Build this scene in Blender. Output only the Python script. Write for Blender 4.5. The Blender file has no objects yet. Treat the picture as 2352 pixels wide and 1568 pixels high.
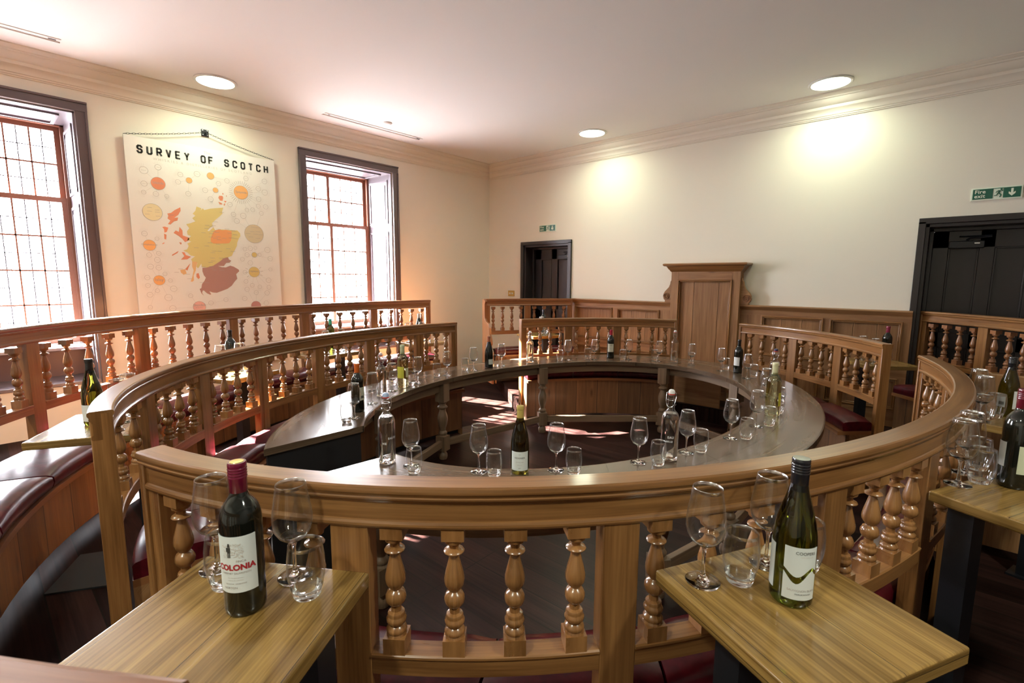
import bpy, math, random
from mathutils import Matrix, Vector
random.seed(7)
PI=math.pi
sc=bpy.context.scene
C=sc.collection
# ---------------------------------------------------------------- camera, world, sun, exposure
sc.view_settings.view_transform='Standard'; sc.view_settings.look='None'
sc.view_settings.gamma=1.0; sc.view_settings.use_curve_mapping=False
sc.view_settings.exposure=1.18
cd=bpy.data.cameras.new('camera'); cam=bpy.data.objects.new('camera',cd); C.objects.link(cam)
cd.sensor_width=36; cd.lens=17.089; cd.clip_start=.02; cd.clip_end=100
yaw=-0.72967; pitch=.1284; roll=.0058
def camvec(x,y,z):  # calibration frame -> room frame
    c,s=math.cos(yaw),math.sin(yaw); return Vector((x*c+y*s,-x*s+y*c,z))
fw=camvec(0,math.cos(pitch),-math.sin(pitch)); up=camvec(0,math.sin(pitch),math.cos(pitch)); rt=camvec(1,0,0)
r2=rt*math.cos(roll)+up*math.sin(roll); u2=-rt*math.sin(roll)+up*math.cos(roll)
CAM=Vector((1.854,-2.803,1.57))
cam.matrix_world=Matrix(((r2.x,u2.x,-fw.x,CAM.x),(r2.y,u2.y,-fw.y,CAM.y),(r2.z,u2.z,-fw.z,CAM.z),(0,0,0,1)))
cd.dof.use_dof=True; cd.dof.focus_distance=2.2; cd.dof.aperture_fstop=9
sc.camera=cam
w=bpy.data.worlds.new('daylight'); sc.world=w; w.use_nodes=True
bg=w.node_tree.nodes['Background']; bg.inputs[0].default_value=(.92,.94,1,1); bg.inputs[1].default_value=26.0
_n=w.node_tree.nodes; _l=w.node_tree.links; _tc=_n.new('ShaderNodeTexCoord'); _sp=_n.new('ShaderNodeSeparateXYZ'); _mr=_n.new('ShaderNodeMapRange')
_mr.interpolation_type='SMOOTHSTEP'; _mr.inputs[1].default_value=-.25; _mr.inputs[2].default_value=.02; _mr.inputs[3].default_value=13; _mr.inputs[4].default_value=28   # pale ground below the sky
_l.new(_tc.outputs['Generated'],_sp.inputs[0]); _l.new(_sp.outputs['Z'],_mr.inputs[0]); _l.new(_mr.outputs[0],bg.inputs[1])
sun=bpy.data.objects.new('sun',bpy.data.lights.new('sun','SUN')); C.objects.link(sun)
sun.data.energy=210; sun.data.angle=math.radians(.8); sun.data.color=(1,.96,.90)
sdir=Vector((1.0,.30,-.70)).normalized(); sun.rotation_euler=sdir.to_track_quat('-Z','Y').to_euler()
try:
    sc.cycles.use_denoising=True
    sc.cycles.max_bounces=12; sc.cycles.diffuse_bounces=5; sc.cycles.glossy_bounces=4
    sc.cycles.transmission_bounces=10; sc.cycles.transparent_max_bounces=24
    sc.cycles.sample_clamp_indirect=6; sc.cycles.blur_glossy=.6; sc.cycles.caustics_reflective=False
except Exception: pass
# ---------------------------------------------------------------- materials
def mat(name):
    m=bpy.data.materials.new(name); m.use_nodes=True
    return m,m.node_tree.nodes,m.node_tree.links,m.node_tree.nodes['Principled BSDF']
def plain(name,col,rough=.5,metal=0,coat=0,bump=0,bscale=60,var=0):
    m,n,l,p=mat(name); p.inputs['Base Color'].default_value=(*col,1); p.inputs['Roughness'].default_value=rough
    p.inputs['Metallic'].default_value=metal; p.inputs['Specular IOR Level'].default_value=.3 if 'leather' in name else .5; p.inputs['Coat Weight'].default_value=coat; p.inputs['Coat Roughness'].default_value=.15
    if bump or var:
        tc=n.new('ShaderNodeTexCoord'); nz=n.new('ShaderNodeTexNoise'); nz.inputs['Scale'].default_value=bscale; nz.inputs['Detail'].default_value=4
        l.new(tc.outputs['Object'],nz.inputs['Vector'])
        if bump:
            b=n.new('ShaderNodeBump'); b.inputs['Strength'].default_value=bump; b.inputs['Distance'].default_value=.002
            l.new(nz.outputs['Fac'],b.inputs['Height']); l.new(b.outputs['Normal'],p.inputs['Normal'])
        if var:
            r=n.new('ShaderNodeValToRGB'); r.color_ramp.elements[0].position=.3; r.color_ramp.elements[1].position=.7
            r.color_ramp.elements[0].color=(*[c*(1-var) for c in col],1); r.color_ramp.elements[1].color=(*[min(1,c*(1+var)) for c in col],1)
            l.new(nz.outputs['Fac'],r.inputs['Fac']); l.new(r.outputs['Color'],p.inputs['Base Color'])
    return m
def wood(name,dark,light,rough=.35,coat=.3,along=1.6,across=26,seam=0,seam_w=.004,knots=True,spec=.5,obj_var=.12,seamu=0,shift=0,contrast=1.0):
    """wood from the mesh's own UV map: u runs with the grain (metres), v across it"""
    m,n,l,p=mat(name)
    uv=n.new('ShaderNodeUVMap'); sep=n.new('ShaderNodeSeparateXYZ'); l.new(uv.outputs['UV'],sep.inputs[0])
    oi=n.new('ShaderNodeObjectInfo'); mo=n.new('ShaderNodeMath'); mo.operation='MULTIPLY'; mo.inputs[1].default_value=37.0; l.new(oi.outputs['Random'],mo.inputs[0])
    brd=None
    if seam:
        dv=n.new('ShaderNodeMath'); dv.operation='DIVIDE'; dv.inputs[1].default_value=seam; l.new(sep.outputs['Y'],dv.inputs[0])
        fl=n.new('ShaderNodeMath'); fl.operation='FLOOR'; l.new(dv.outputs[0],fl.inputs[0]); brd=fl
    cb=n.new('ShaderNodeCombineXYZ'); l.new(sep.outputs['X'],cb.inputs[0]); l.new(sep.outputs['Y'],cb.inputs[1])
    if brd:
        ad=n.new('ShaderNodeMath'); ad.operation='MULTIPLY_ADD'; ad.inputs[1].default_value=3.7; l.new(brd.outputs[0],ad.inputs[0]); l.new(mo.outputs[0],ad.inputs[2]); l.new(ad.outputs[0],cb.inputs[2])
    else: l.new(mo.outputs[0],cb.inputs[2])
    mp=n.new('ShaderNodeMapping'); mp.inputs['Scale'].default_value=(along,across,1); l.new(cb.outputs[0],mp.inputs['Vector'])
    n1=n.new('ShaderNodeTexNoise'); n1.inputs['Scale'].default_value=1.0; n1.inputs['Detail'].default_value=5; n1.inputs['Distortion'].default_value=.6; l.new(mp.outputs[0],n1.inputs['Vector'])
    mp2=n.new('ShaderNodeMapping'); mp2.inputs['Scale'].default_value=(along*3,across*7,1); l.new(cb.outputs[0],mp2.inputs['Vector'])
    n2=n.new('ShaderNodeTexNoise'); n2.inputs['Scale'].default_value=1.0; n2.inputs['Detail'].default_value=3; l.new(mp2.outputs[0],n2.inputs['Vector'])
    mx=n.new('ShaderNodeMix'); mx.data_type='FLOAT'; mx.inputs[0].default_value=.35; l.new(n1.outputs['Fac'],mx.inputs[2]); l.new(n2.outputs['Fac'],mx.inputs[3])
    rp=n.new('ShaderNodeValToRGB'); e=rp.color_ramp.elements; e[0].position=.5-.17/contrast; e[1].position=.5+.19/contrast
    e[0].color=(*dark,1); e[1].color=(*light,1); l.new(mx.outputs[0],rp.inputs['Fac']); col=rp.outputs['Color']
    if knots:
        mp3=n.new('ShaderNodeMapping'); mp3.inputs['Scale'].default_value=(1.4,4.5,1); l.new(cb.outputs[0],mp3.inputs['Vector'])
        vo=n.new('ShaderNodeTexVoronoi'); vo.inputs['Scale'].default_value=1.3; l.new(mp3.outputs[0],vo.inputs['Vector'])
        kr=n.new('ShaderNodeValToRGB'); kr.color_ramp.elements[0].position=.03; kr.color_ramp.elements[1].position=.12
        kr.color_ramp.elements[0].color=(.25,.2,.18,1); kr.color_ramp.elements[1].color=(1,1,1,1); l.new(vo.outputs['Distance'],kr.inputs['Fac'])
        mm=n.new('ShaderNodeMix'); mm.data_type='RGBA'; mm.blend_type='MULTIPLY'; mm.inputs[0].default_value=.7; l.new(col,mm.inputs[6]); l.new(kr.outputs['Color'],mm.inputs[7]); col=mm.outputs[2]
    # per object / per board value shift
    src=oi.outputs['Random']
    if brd:
        wn=n.new('ShaderNodeTexWhiteNoise'); wn.noise_dimensions='1D'; l.new(brd.outputs[0],wn.inputs['W']); src=wn.outputs['Value']
    mr=n.new('ShaderNodeMapRange'); mr.inputs[3].default_value=1-obj_var; mr.inputs[4].default_value=1+obj_var; l.new(src,mr.inputs[0])
    hs=n.new('ShaderNodeHueSaturation'); l.new(col,hs.inputs['Color']); l.new(mr.outputs[0],hs.inputs['Value']); col=hs.outputs['Color']
    hgt=mx.outputs[0]
    def seamline(sock,period,width,colin):
        d=n.new('ShaderNodeMath'); d.operation='DIVIDE'; d.inputs[1].default_value=period; l.new(sock,d.inputs[0])
        fr=n.new('ShaderNodeMath'); fr.operation='FRACT'; l.new(d.outputs[0],fr.inputs[0])
        lt=n.new('ShaderNodeMath'); lt.operation='LESS_THAN'; lt.inputs[1].default_value=width/period; l.new(fr.outputs[0],lt.inputs[0])
        m2=n.new('ShaderNodeMix'); m2.data_type='RGBA'; l.new(lt.outputs[0],m2.inputs[0]); l.new(colin,m2.inputs[6]); m2.inputs[7].default_value=(.012,.008,.006,1)
        return m2.outputs[2]
    if seam: col=seamline(sep.outputs['Y'],seam,seam_w,col)
    if seamu: col=seamline(sep.outputs['X'],seamu,seam_w,col)
    l.new(col,p.inputs['Base Color'])
    rr=n.new('ShaderNodeMapRange'); rr.inputs[3].default_value=rough*.75; rr.inputs[4].default_value=rough*1.25; l.new(n1.outputs['Fac'],rr.inputs[0]); l.new(rr.outputs[0],p.inputs['Roughness'])
    p.inputs['Coat Weight'].default_value=coat; p.inputs['Coat Roughness'].default_value=.12; p.inputs['Specular IOR Level'].default_value=spec
    b=n.new('ShaderNodeBump'); b.inputs['Strength'].default_value=.12; b.inputs['Distance'].default_value=.002; l.new(hgt,b.inputs['Height']); l.new(b.outputs['Normal'],p.inputs['Normal'])
    return m
def glass(name,col=(1,1,1),rough=0,ior=1.48):
    m,n,l,p=mat(name); p.inputs['Base Color'].default_value=(*col,1); p.inputs['Transmission Weight'].default_value=1
    p.inputs['Roughness'].default_value=rough; p.inputs['IOR'].default_value=ior
    return m
def emis(name,col,s):
    m,n,l,p=mat(name); p.inputs['Base Color'].default_value=(*col,1); p.inputs['Emission Color'].default_value=(*col,1); p.inputs['Emission Strength'].default_value=s
    return m
M={}
M['pine']=wood('stained_pine',(.145,.058,.016),(.360,.170,.056),.30,.35)
M['pine_turn']=wood('turned_pine',(.160,.066,.019),(.390,.184,.062),.28,.4,along=3,across=10,knots=False)
M['pine_out']=wood('red_pine',(.165,.060,.020),(.330,.140,.052),.36,.3)
M['pine_out_turn']=wood('red_turned_pine',(.165,.060,.020),(.33,.140,.055),.3,.35,along=3,across=10,knots=False)
M['pine_panel']=wood('panel_pine',(.200,.092,.034),(.400,.205,.085),.45,.1,obj_var=.1)
M['plank_front']=wood('bench_front_planks',(.120,.052,.020),(.240,.112,.045),.5,.08,seam=.24,seam_w=.005,obj_var=.2)
M['ring']=wood('worn_ring_table_oak',(.078,.048,.029),(.165,.107,.066),.26,.40,across=18,seam=.215,seam_w=.0045,seamu=.62,obj_var=.14,knots=False)
M['ring_dark']=wood('table_leg_oak',(.120,.074,.042),(.240,.155,.092),.45,.1,knots=False)
M['cafe']=wood('waxed_table_pine',(.120,.062,.014),(.370,.222,.064),.25,.35,along=1.6,across=30,seam=.19,seam_w=.0012,contrast=1.25)
M['floor']=wood('dark_floorboards',(.009,.004,.004),(.044,.019,.016),.34,.0,spec=.17,along=.9,across=12,seam=.150,seam_w=.007,seamu=2.9,obj_var=.45,knots=False)
M['floor2']=wood('matt_dark_floorboards',(.010,.0045,.004),(.040,.018,.014),.6,.0,spec=.03,along=.9,across=12,seam=.150,seam_w=.006,seamu=2.9,obj_var=.45,knots=False)
M['leather']=plain('burgundy_leather',(.070,.003,.008),.34,coat=.12,bump=.35,bscale=26,var=.35)
M['wall']=plain('cream_wall_paint',(.80,.755,.655),.85,bump=.05,bscale=300)
M['darkwall']=plain('dark_unseen_wall_paint',(.22,.19,.17),.8)  # unseen right wall, darkened to cut the light it bounces back
M['ceil']=plain('white_ceiling_paint',(.86,.84,.81),.9)
M['cornice']=plain('cream_cornice_paint',(.78,.72,.62),.6)
M['brown']=plain('dark_brown_gloss_paint',(.055,.040,.040),.28,coat=.25)
M['door']=plain('near_black_brown_paint',(.026,.020,.020),.38,coat=.1)
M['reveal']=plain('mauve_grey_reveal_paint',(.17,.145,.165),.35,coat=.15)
M['sash']=plain('bare_cedar_sash',(.21,.085,.048),.5)
M['lead']=plain('grey_lead_bar',(.07,.07,.09),.5)
M['boxblack']=plain('black_stained_board',(.012,.011,.012),.55)
M['black']=plain('black_powder_coat',(.012,.013,.017),.35)
M['steel']=plain('bright_wire',(.7,.7,.72),.2,metal=1)
M['brass']=plain('polished_brass',(.65,.45,.16),.25,metal=1)
M['white']=plain('white_plastic',(.82,.82,.80),.4)
M['paper']=plain('off_white_paper',(.80,.79,.74),.6)
M['ink']=plain('dark_grey_ink',(.045,.045,.04),.7)
M['paleink']=plain('pale_grey_ink',(.62,.60,.56),.7)
M['midink']=plain('mid_grey_ink',(.40,.36,.34),.7)
M['green']=plain('safety_green',(.010,.115,.070),.3,coat=.4)
M['lumi']=plain('photoluminescent_white',(.80,.88,.74),.35,coat=.3)
M['flatblack']=plain('flat_black_sheet',(.010,.011,.012),.6)
M['glass']=glass('clear_glass')
M['water']=glass('still_water',(.97,.99,1),ior=1.33)
M['olive']=glass('olive_green_glass',(.16,.20,.02),ior=1.5)
M['amber']=glass('amber_green_glass',(.15,.13,.015),ior=1.5)
M['straw']=glass('straw_wine_glass',(.86,.86,.52),ior=1.5)
M['darkglass']=plain('black_wine_glass',(.004,.006,.004),.05,coat=.5)
def thin(name,ior=1.5,rough=.0):
    m,n,l,p=mat(name); n.remove(p); out=n['Material Output']
    tr=n.new('ShaderNodeBsdfTransparent'); tr.inputs[0].default_value=(.985,.99,.988,1); gl=n.new('ShaderNodeBsdfGlossy'); gl.inputs['Roughness'].default_value=rough; gl.inputs[0].default_value=(1,1,1,1)
    fr=n.new('ShaderNodeFresnel'); ge=n.new('ShaderNodeNewGeometry'); ir=n.new('ShaderNodeMapRange'); ir.inputs[3].default_value=ior; ir.inputs[4].default_value=1/ior; l.new(ge.outputs['Backfacing'],ir.inputs[0]); l.new(ir.outputs[0],fr.inputs[0]); ml=n.new('ShaderNodeMath'); ml.operation='MULTIPLY'; ml.inputs[1].default_value=.9; l.new(fr.outputs[0],ml.inputs[0])
    mx=n.new('ShaderNodeMixShader'); l.new(ml.outputs[0],mx.inputs[0]); l.new(tr.outputs[0],mx.inputs[1]); l.new(gl.outputs[0],mx.inputs[2]); 
    lw=n.new('ShaderNodeLayerWeight'); lw.inputs[0].default_value=.5; pw=n.new('ShaderNodeMath'); pw.operation='POWER'; pw.inputs[1].default_value=4.5; l.new(lw.outputs['Facing'],pw.inputs[0])
    m2=n.new('ShaderNodeMath'); m2.operation='MULTIPLY'; m2.inputs[1].default_value=.55; l.new(pw.outputs[0],m2.inputs[0])
    g2=n.new('ShaderNodeBsdfGlossy'); g2.inputs['Roughness'].default_value=.35; mx2=n.new('ShaderNodeMixShader'); l.new(m2.outputs[0],mx2.inputs[0]); l.new(mx.outputs[0],mx2.inputs[1]); l.new(g2.outputs[0],mx2.inputs[2]); l.new(mx2.outputs[0],out.inputs[0]); return m
M['thin']=thin('thin_clear_glass')
m,n,l,p=mat('glass_rim'); n.remove(p); out=n['Material Output']
tr=n.new('ShaderNodeBsdfTransparent'); gl=n.new('ShaderNodeBsdfGlossy'); gl.inputs['Roughness'].default_value=.22; mx=n.new('ShaderNodeMixShader'); mx.inputs[0].default_value=.6
l.new(tr.outputs[0],mx.inputs[1]); l.new(gl.outputs[0],mx.inputs[2]); l.new(mx.outputs[0],out.inputs[0]); M['rim']=m
m,n,l,p=mat('window_glass'); n.remove(p); out=n['Material Output']
tr=n.new('ShaderNodeBsdfTransparent'); gl=n.new('ShaderNodeBsdfGlossy'); gl.inputs['Roughness'].default_value=.02
fr=n.new('ShaderNodeFresnel'); mxs=n.new('ShaderNodeMixShader'); l.new(fr.outputs[0],mxs.inputs[0]); l.new(tr.outputs[0],mxs.inputs[1]); l.new(gl.outputs[0],mxs.inputs[2]); l.new(mxs.outputs[0],out.inputs[0]); M['pane']=m
M['lamp']=emis('lamp_lens',(.93,1,.80),14)
def colm(name,c,rough=.6,coat=0):
    if name not in M: M[name]=plain(name,c,rough,coat=coat)
    return M[name]
# ---------------------------------------------------------------- mesh helpers
class MB:
    def __init__(s): s.v=[];s.f=[];s.uv=[];s.m=[]
    def face(s,idx,uvs,mi=0): s.f.append(tuple(idx)); s.uv.append(uvs); s.m.append(mi)
    def box(s,c,d,rz=0,grain=None,mi=0,M4=None,taper=1.0):
        """box centred at c, size d; taper scales the top"""
        x,y,z=[k/2 for k in d]; b=len(s.v); loc=[]
        for sx,sy,sz in ((-1,-1,-1),(1,-1,-1),(1,1,-1),(-1,1,-1),(-1,-1,1),(1,-1,1),(1,1,1),(-1,1,1)):
            k=taper if sz>0 else 1; loc.append((sx*x*k,sy*y*k,sz*z))
        cr,sr=math.cos(rz),math.sin(rz)
        for p in loc:
            q=Vector((c[0]+p[0]*cr-p[1]*sr,c[1]+p[0]*sr+p[1]*cr,c[2]+p[2]))
            if M4 is not None: q=M4@q
            s.v.append(tuple(q))
        g=grain if grain is not None else max(range(3),key=lambda i:d[i])
        for fc,ax in (((0,3,2,1),2),((4,5,6,7),2),((0,1,5,4),1),((2,3,7,6),1),((1,2,6,5),0),((3,0,4,7),0)):
            o=[a for a in range(3) if a!=ax]
            ga=g if g in o else o[0]; oa=o[0] if o[1]==ga else o[1]
            off=ax*.37
            s.face([b+i for i in fc],[(loc[i][ga]+off,loc[i][oa]+off+x*2) for i in fc],mi)
    def lathe(s,prof,seg=16,c=(0,0,0),mi=0,close_b=False,close_t=False,M4=None,ushift=0):
        b=len(s.v); n=len(prof)
        for r,z in prof:
            for k in range(seg):
                a=2*PI*k/seg; q=Vector((c[0]+r*math.cos(a),c[1]+r*math.sin(a),c[2]+z))
                if M4 is not None: q=M4@q
                s.v.append(tuple(q))
        L=[0]
        for i in range(1,n): L.append(L[-1]+math.hypot(prof[i][0]-prof[i-1][0],prof[i][1]-prof[i-1][1]))
        for i in range(n-1):
            for k in range(seg):
                k2=(k+1)%seg
                s.face((b+i*seg+k,b+i*seg+k2,b+(i+1)*seg+k2,b+(i+1)*seg+k),[(L[i]+ushift,k*.02),(L[i]+ushift,(k+1)*.02),(L[i+1]+ushift,(k+1)*.02),(L[i+1]+ushift,k*.02)],mi)
        if close_b: s.face([b+k for k in range(seg)][::-1],[(.1*math.cos(k),.1*math.sin(k)) for k in range(seg)],mi)
        if close_t: s.face([b+(n-1)*seg+k for k in range(seg)],[(.1*math.cos(k),.1*math.sin(k)) for k in range(seg)],mi)
    def sweep(s,frames,prof,mi=0,caps=True,L0=0,closed_prof=True):
        """frames: list of (origin xyz, side vector, up vector, length along, scale); prof: list of (side, up)"""
        b=len(s.v); n=len(prof); P=[0]
        for i in range(n): P.append(P[-1]+math.hypot(prof[(i+1)%n][0]-prof[i][0],prof[(i+1)%n][1]-prof[i][1]))
        for o,sd,u,ln in frames:
            for d,h in prof: s.v.append(tuple(Vector(o)+Vector(sd)*d+Vector(u)*h))
        m=n if closed_prof else n-1
        for i in range(len(frames)-1):
            l0,l1=frames[i][3]+L0,frames[i+1][3]+L0
            for k in range(m):
                k2=(k+1)%n
                s.face((b+i*n+k,b+i*n+k2,b+(i+1)*n+k2,b+(i+1)*n+k),[(l0,P[k]),(l0,P[k+1]),(l1,P[k+1]),(l1,P[k])],mi)
        if caps and closed_prof:
            s.face([b+k for k in range(n)][::-1],[(prof[k][1],prof[k][0]) for k in range(n)][::-1],mi)
            s.face([b+(len(frames)-1)*n+k for k in range(n)],[(prof[k][1],prof[k][0]) for k in range(n)],mi)
    def tube(s,pts,r,seg=6,mi=0,closed=False):
        pts=[Vector(p) for p in pts]; n=len(pts); b=len(s.v); L=0
        ref=Vector((0,0,1))
        for i,p in enumerate(pts):
            a=pts[(i-1)%n] if (closed or i>0) else p; c=pts[(i+1)%n] if (closed or i<n-1) else p
            t=(c-a).normalized(); x=t.cross(ref)
            if x.length<.05: x=t.cross(Vector((1,0,0)))
            x.normalize(); y=t.cross(x)
            for k in range(seg):
                an=2*PI*k/seg; s.v.append(tuple(p+x*(r*math.cos(an))+y*(r*math.sin(an))))
        for i in range(n if closed else n-1):
            j=(i+1)%n
            for k in range(seg):
                k2=(k+1)%seg; s.face((b+i*seg+k,b+i*seg+k2,b+j*seg+k2,b+j*seg+k),[(i*.02,k*.01)]*4,mi)
        if not closed:
            s.face([b+k for k in range(seg)],[(0,0)]*seg,mi); s.face([b+(n-1)*seg+k for k in range(seg)][::-1],[(0,0)]*seg,mi)
    def prism(s,poly,z0,z1,mi=0,gdir=0,M4=None):
        """poly in xy, extruded z0..z1; grain direction angle gdir"""
        b=len(s.v); n=len(poly); cg,sg=math.cos(gdir),math.sin(gdir)
        for z in (z0,z1):
            for x,y in poly:
                q=Vector((x,y,z)); q=M4@q if M4 is not None else q
                s.v.append(tuple(q))
        uv=lambda p:(p[0]*cg+p[1]*sg,-p[0]*sg+p[1]*cg)
        s.face(list(range(b+n-1,b-1,-1)),[uv(p) for p in poly][::-1],mi); s.face(list(range(b+n,b+2*n)),[uv(p) for p in poly],mi)
        L=0
        for i in range(n):
            j=(i+1)%n; d=math.hypot(poly[j][0]-poly[i][0],poly[j][1]-poly[i][1])
            s.face((b+i,b+j,b+n+j,b+n+i),[(L,z0),(L+d,z0),(L+d,z1),(L,z1)],mi); L+=d
    def mesh(s,name,mats,org=(0,0,0),smooth=True,angle=32):
        me=bpy.data.meshes.new(name)
        me.from_pydata([(x-org[0],y-org[1],z-org[2]) for x,y,z in s.v],[],s.f)
        ul=me.uv_layers.new(name='UVMap'); k=0
        data=[]
        for u in s.uv:
            for a,b2 in u: data+= [a,b2]
        ul.data.foreach_set('uv',data)
        for mm in (mats if isinstance(mats,(list,tuple)) else [mats]): me.materials.append(mm)
        me.polygons.foreach_set('material_index',s.m)
        if smooth:
            me.polygons.foreach_set('use_smooth',[True]*len(s.f)); me.set_sharp_from_angle(angle=math.radians(angle))
        me.update(); return me
def link(name,me,parent=None,loc=(0,0,0),rz=0):
    o=bpy.data.objects.new(name,me); C.objects.link(o); o.location=loc; o.rotation_euler=(0,0,rz)
    if parent: o.parent=parent
    return o
def thing(name,label,cat,loc=(0,0,0),rz=0,group=None):
    o=bpy.data.objects.new(name,None); C.objects.link(o); o.location=loc; o.rotation_euler=(0,0,rz); o.empty_display_size=.1
    o['label']=label; o['category']=cat
    if group: o['group']=group
    return o
def tag(o,label,cat,group=None):
    o['label']=label; o['category']=cat
    if group: o['group']=group
    return o
def struct(o): o['kind']='structure'; return o
def part(name,mb,m,root,bevel=0,smooth=True,angle=32):
    """mesh built in room coordinates, parented to a root that only has a location"""
    me=mb.mesh(name,m,org=root.location,smooth=smooth,angle=angle); o=link(name,me,root)
    if bevel:
        b=o.modifiers.new('bevel','BEVEL'); b.width=bevel; b.segments=2; b.limit_method='ANGLE'; b.angle_limit=math.radians(40)
    return o
def top(name,mb,m,loc=(0,0,0),bevel=0,smooth=True):
    me=mb.mesh(name,m,org=loc,smooth=smooth); o=link(name,me,None,loc)
    if bevel:
        b=o.modifiers.new('bevel','BEVEL'); b.width=bevel; b.segments=2; b.limit_method='ANGLE'; b.angle_limit=math.radians(40)
    return o
def copy_tree(o,parent=None):
    c=o.copy(); C.objects.link(c)
    if parent: c.parent=parent
    for ch in list(o.children): copy_tree(ch,c)
    return c
def text_mesh(s,size=.1,align='CENTER',spacing=1.0,offset=0,mt=None,wrap=None):
    cu=bpy.data.curves.new('t','FONT'); cu.body=s; cu.size=size; cu.align_x=align; cu.space_character=spacing; cu.offset=offset; cu.resolution_u=3
    o=bpy.data.objects.new('t',cu); C.objects.link(o)
    dg=bpy.context.evaluated_depsgraph_get(); me=bpy.data.meshes.new_from_object(o.evaluated_get(dg)); me.name='lettering'
    bpy.data.objects.remove(o); bpy.data.curves.remove(cu)
    if wrap:
        r,z0=wrap
        for v in me.vertices:
            a=v.co.x/r; v.co=(r*math.cos(a),r*math.sin(a),v.co.y+z0)
    me.materials.clear(); me.materials.append(mt or M['ink']); return me
# ellipse helpers ------------------------------------------------
class Ell:
    def __init__(s,cx,cy,a,b): s.c=(cx,cy); s.a=a; s.b=b
    def p(s,t,off=0):  # degrees; off = outward metres
        t=math.radians(t); e=(s.a*math.cos(t),s.b*math.sin(t)); nx,ny=e[0]/s.a**2,e[1]/s.b**2; k=math.hypot(nx,ny); nx/=k; ny/=k
        return (s.c[0]+e[0]+nx*off,s.c[1]+e[1]+ny*off),(nx,ny)
    def arc(s,t0,t1,n=60):
        L=0; q=s.p(t0)[0]
        for i in range(1,n+1):
            r=s.p(t0+(t1-t0)*i/n)[0]; L+=math.hypot(r[0]-q[0],r[1]-q[1]); q=r
        return L
    def step(s,t,d):  # angle reached after moving d metres
        e=1e-3; v=s.arc(t,t+e,1)/e; tt=t+d/v
        v=(s.arc(min(t,tt),max(t,tt),8)/max(1e-9,abs(tt-t))) if abs(d)>1e-6 else v
        return t+d/v
    def frames(s,t0,t1,z,n,off=0):
        fr=[];L=0;q=None
        for i in range(n+1):
            t=t0+(t1-t0)*i/n; P,N=s.p(t,off)
            if q: L+=math.hypot(P[0]-q[0],P[1]-q[1])
            q=P; fr.append(((P[0],P[1],z),(N[0],N[1],0),(0,0,1),L))
        return fr
EI=Ell(0,0,1.939,2.5585); EO=Ell(-.147,.276,3.1105,3.5708)
TCx,TCy=-.147,.179
FZ=.17   # outer floor level; the sunken centre floor is 0
# ---------------------------------------------------------------- room shell
ZC=3.374; UW=-3.947; VW=3.10; UR=4.6; VB=-5.6; CTOP=ZC
mb=MB()
m4=M['floor']
# sunken centre floor and raised outer floor (an annulus round the inner balustrade)
cen=[EI.p(t,.0)[0] for t in range(0,360,6)]
mb.prism(cen,-.12,0,gdir=.02)
fl=struct(top('floor',mb,m4,smooth=False))
AISLE=(25,26,27)
mb=MB(); ring=cen; outer=[]
def hitbox(x,y):
    k=min((UR-0)/x if x>1e-6 else 1e9,(UW)/x if x<-1e-6 else 1e9,(VW+.3)/y if y>1e-6 else 1e9,(VB)/y if y<-1e-6 else 1e9); return (x*k,y*k)
n=len(ring)
for z,rev in ((FZ,False),):
    b=len(mb.v)
    for p in ring: mb.v.append((p[0],p[1],z))
    for p in ring: q=hitbox(*p); mb.v.append((q[0],q[1],z))
    for i in range(n):
        j=(i+1)%n; ids=(b+i,b+n+i,b+n+j,b+j)
        if i in AISLE:
            k0=len(mb.v); P4=[mb.v[q] for q in ids]; mb.v+=[(x,y,0) for x,y,_ in P4]; mb.face((k0,k0+1,k0+2,k0+3),[(x,y) for x,y,_ in P4])
            if i==min(AISLE): mb.face((k0,k0+1,ids[1],ids[0]),[(0,0),(2,0),(2,.17),(0,.17)])
            if i==max(AISLE): mb.face((k0+2,k0+3,ids[3],ids[2]),[(0,0),(2,0),(2,.17),(0,.17)])
            continue
        mb.face(ids,[(mb.v[k][0],mb.v[k][1]) for k in ids])
    b2=len(mb.v)
    for p in ring: mb.v.append((p[0],p[1],-.12))
    for i in range(n):
        if i in AISLE: continue
        j=(i+1)%n; mb.face((b+i,b+j,b2+j,b2+i),[(0,i*.1),(0,i*.1+.1),(.2,i*.1+.1),(.2,i*.1)])
# corners of the rectangle missed by the fan
for cx,cy in ((UW,VW+.3),(UR,VW+.3),(UW,VB),(UR,VB)):
    b=len(mb.v); ax=sorted([hitbox(*p) for p in ring],key=lambda q:math.hypot(q[0]-cx,q[1]-cy))[:6]
    sx=[q for q in ax if abs(q[0]-cx)<1e-3]; sy=[q for q in ax if abs(q[1]-cy)<1e-3]
    if sx and sy:
        a=min(sx,key=lambda q:abs(q[1]-cy)); c2=min(sy,key=lambda q:abs(q[0]-cx))
        mb.v+= [(cx,cy,FZ-.001),(a[0],a[1],FZ-.001),(c2[0],c2[1],FZ-.001)]; tri=[b,b+1,b+2]
        v1=Vector(mb.v[b+1])-Vector(mb.v[b]); v2=Vector(mb.v[b+2])-Vector(mb.v[b])
        if v1.cross(v2).z<0: tri=[b,b+2,b+1]
        mb.face(tri,[(mb.v[k][0],mb.v[k][1]) for k in tri])
struct(top('floor',mb,M['floor2'],smooth=False))
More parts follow.
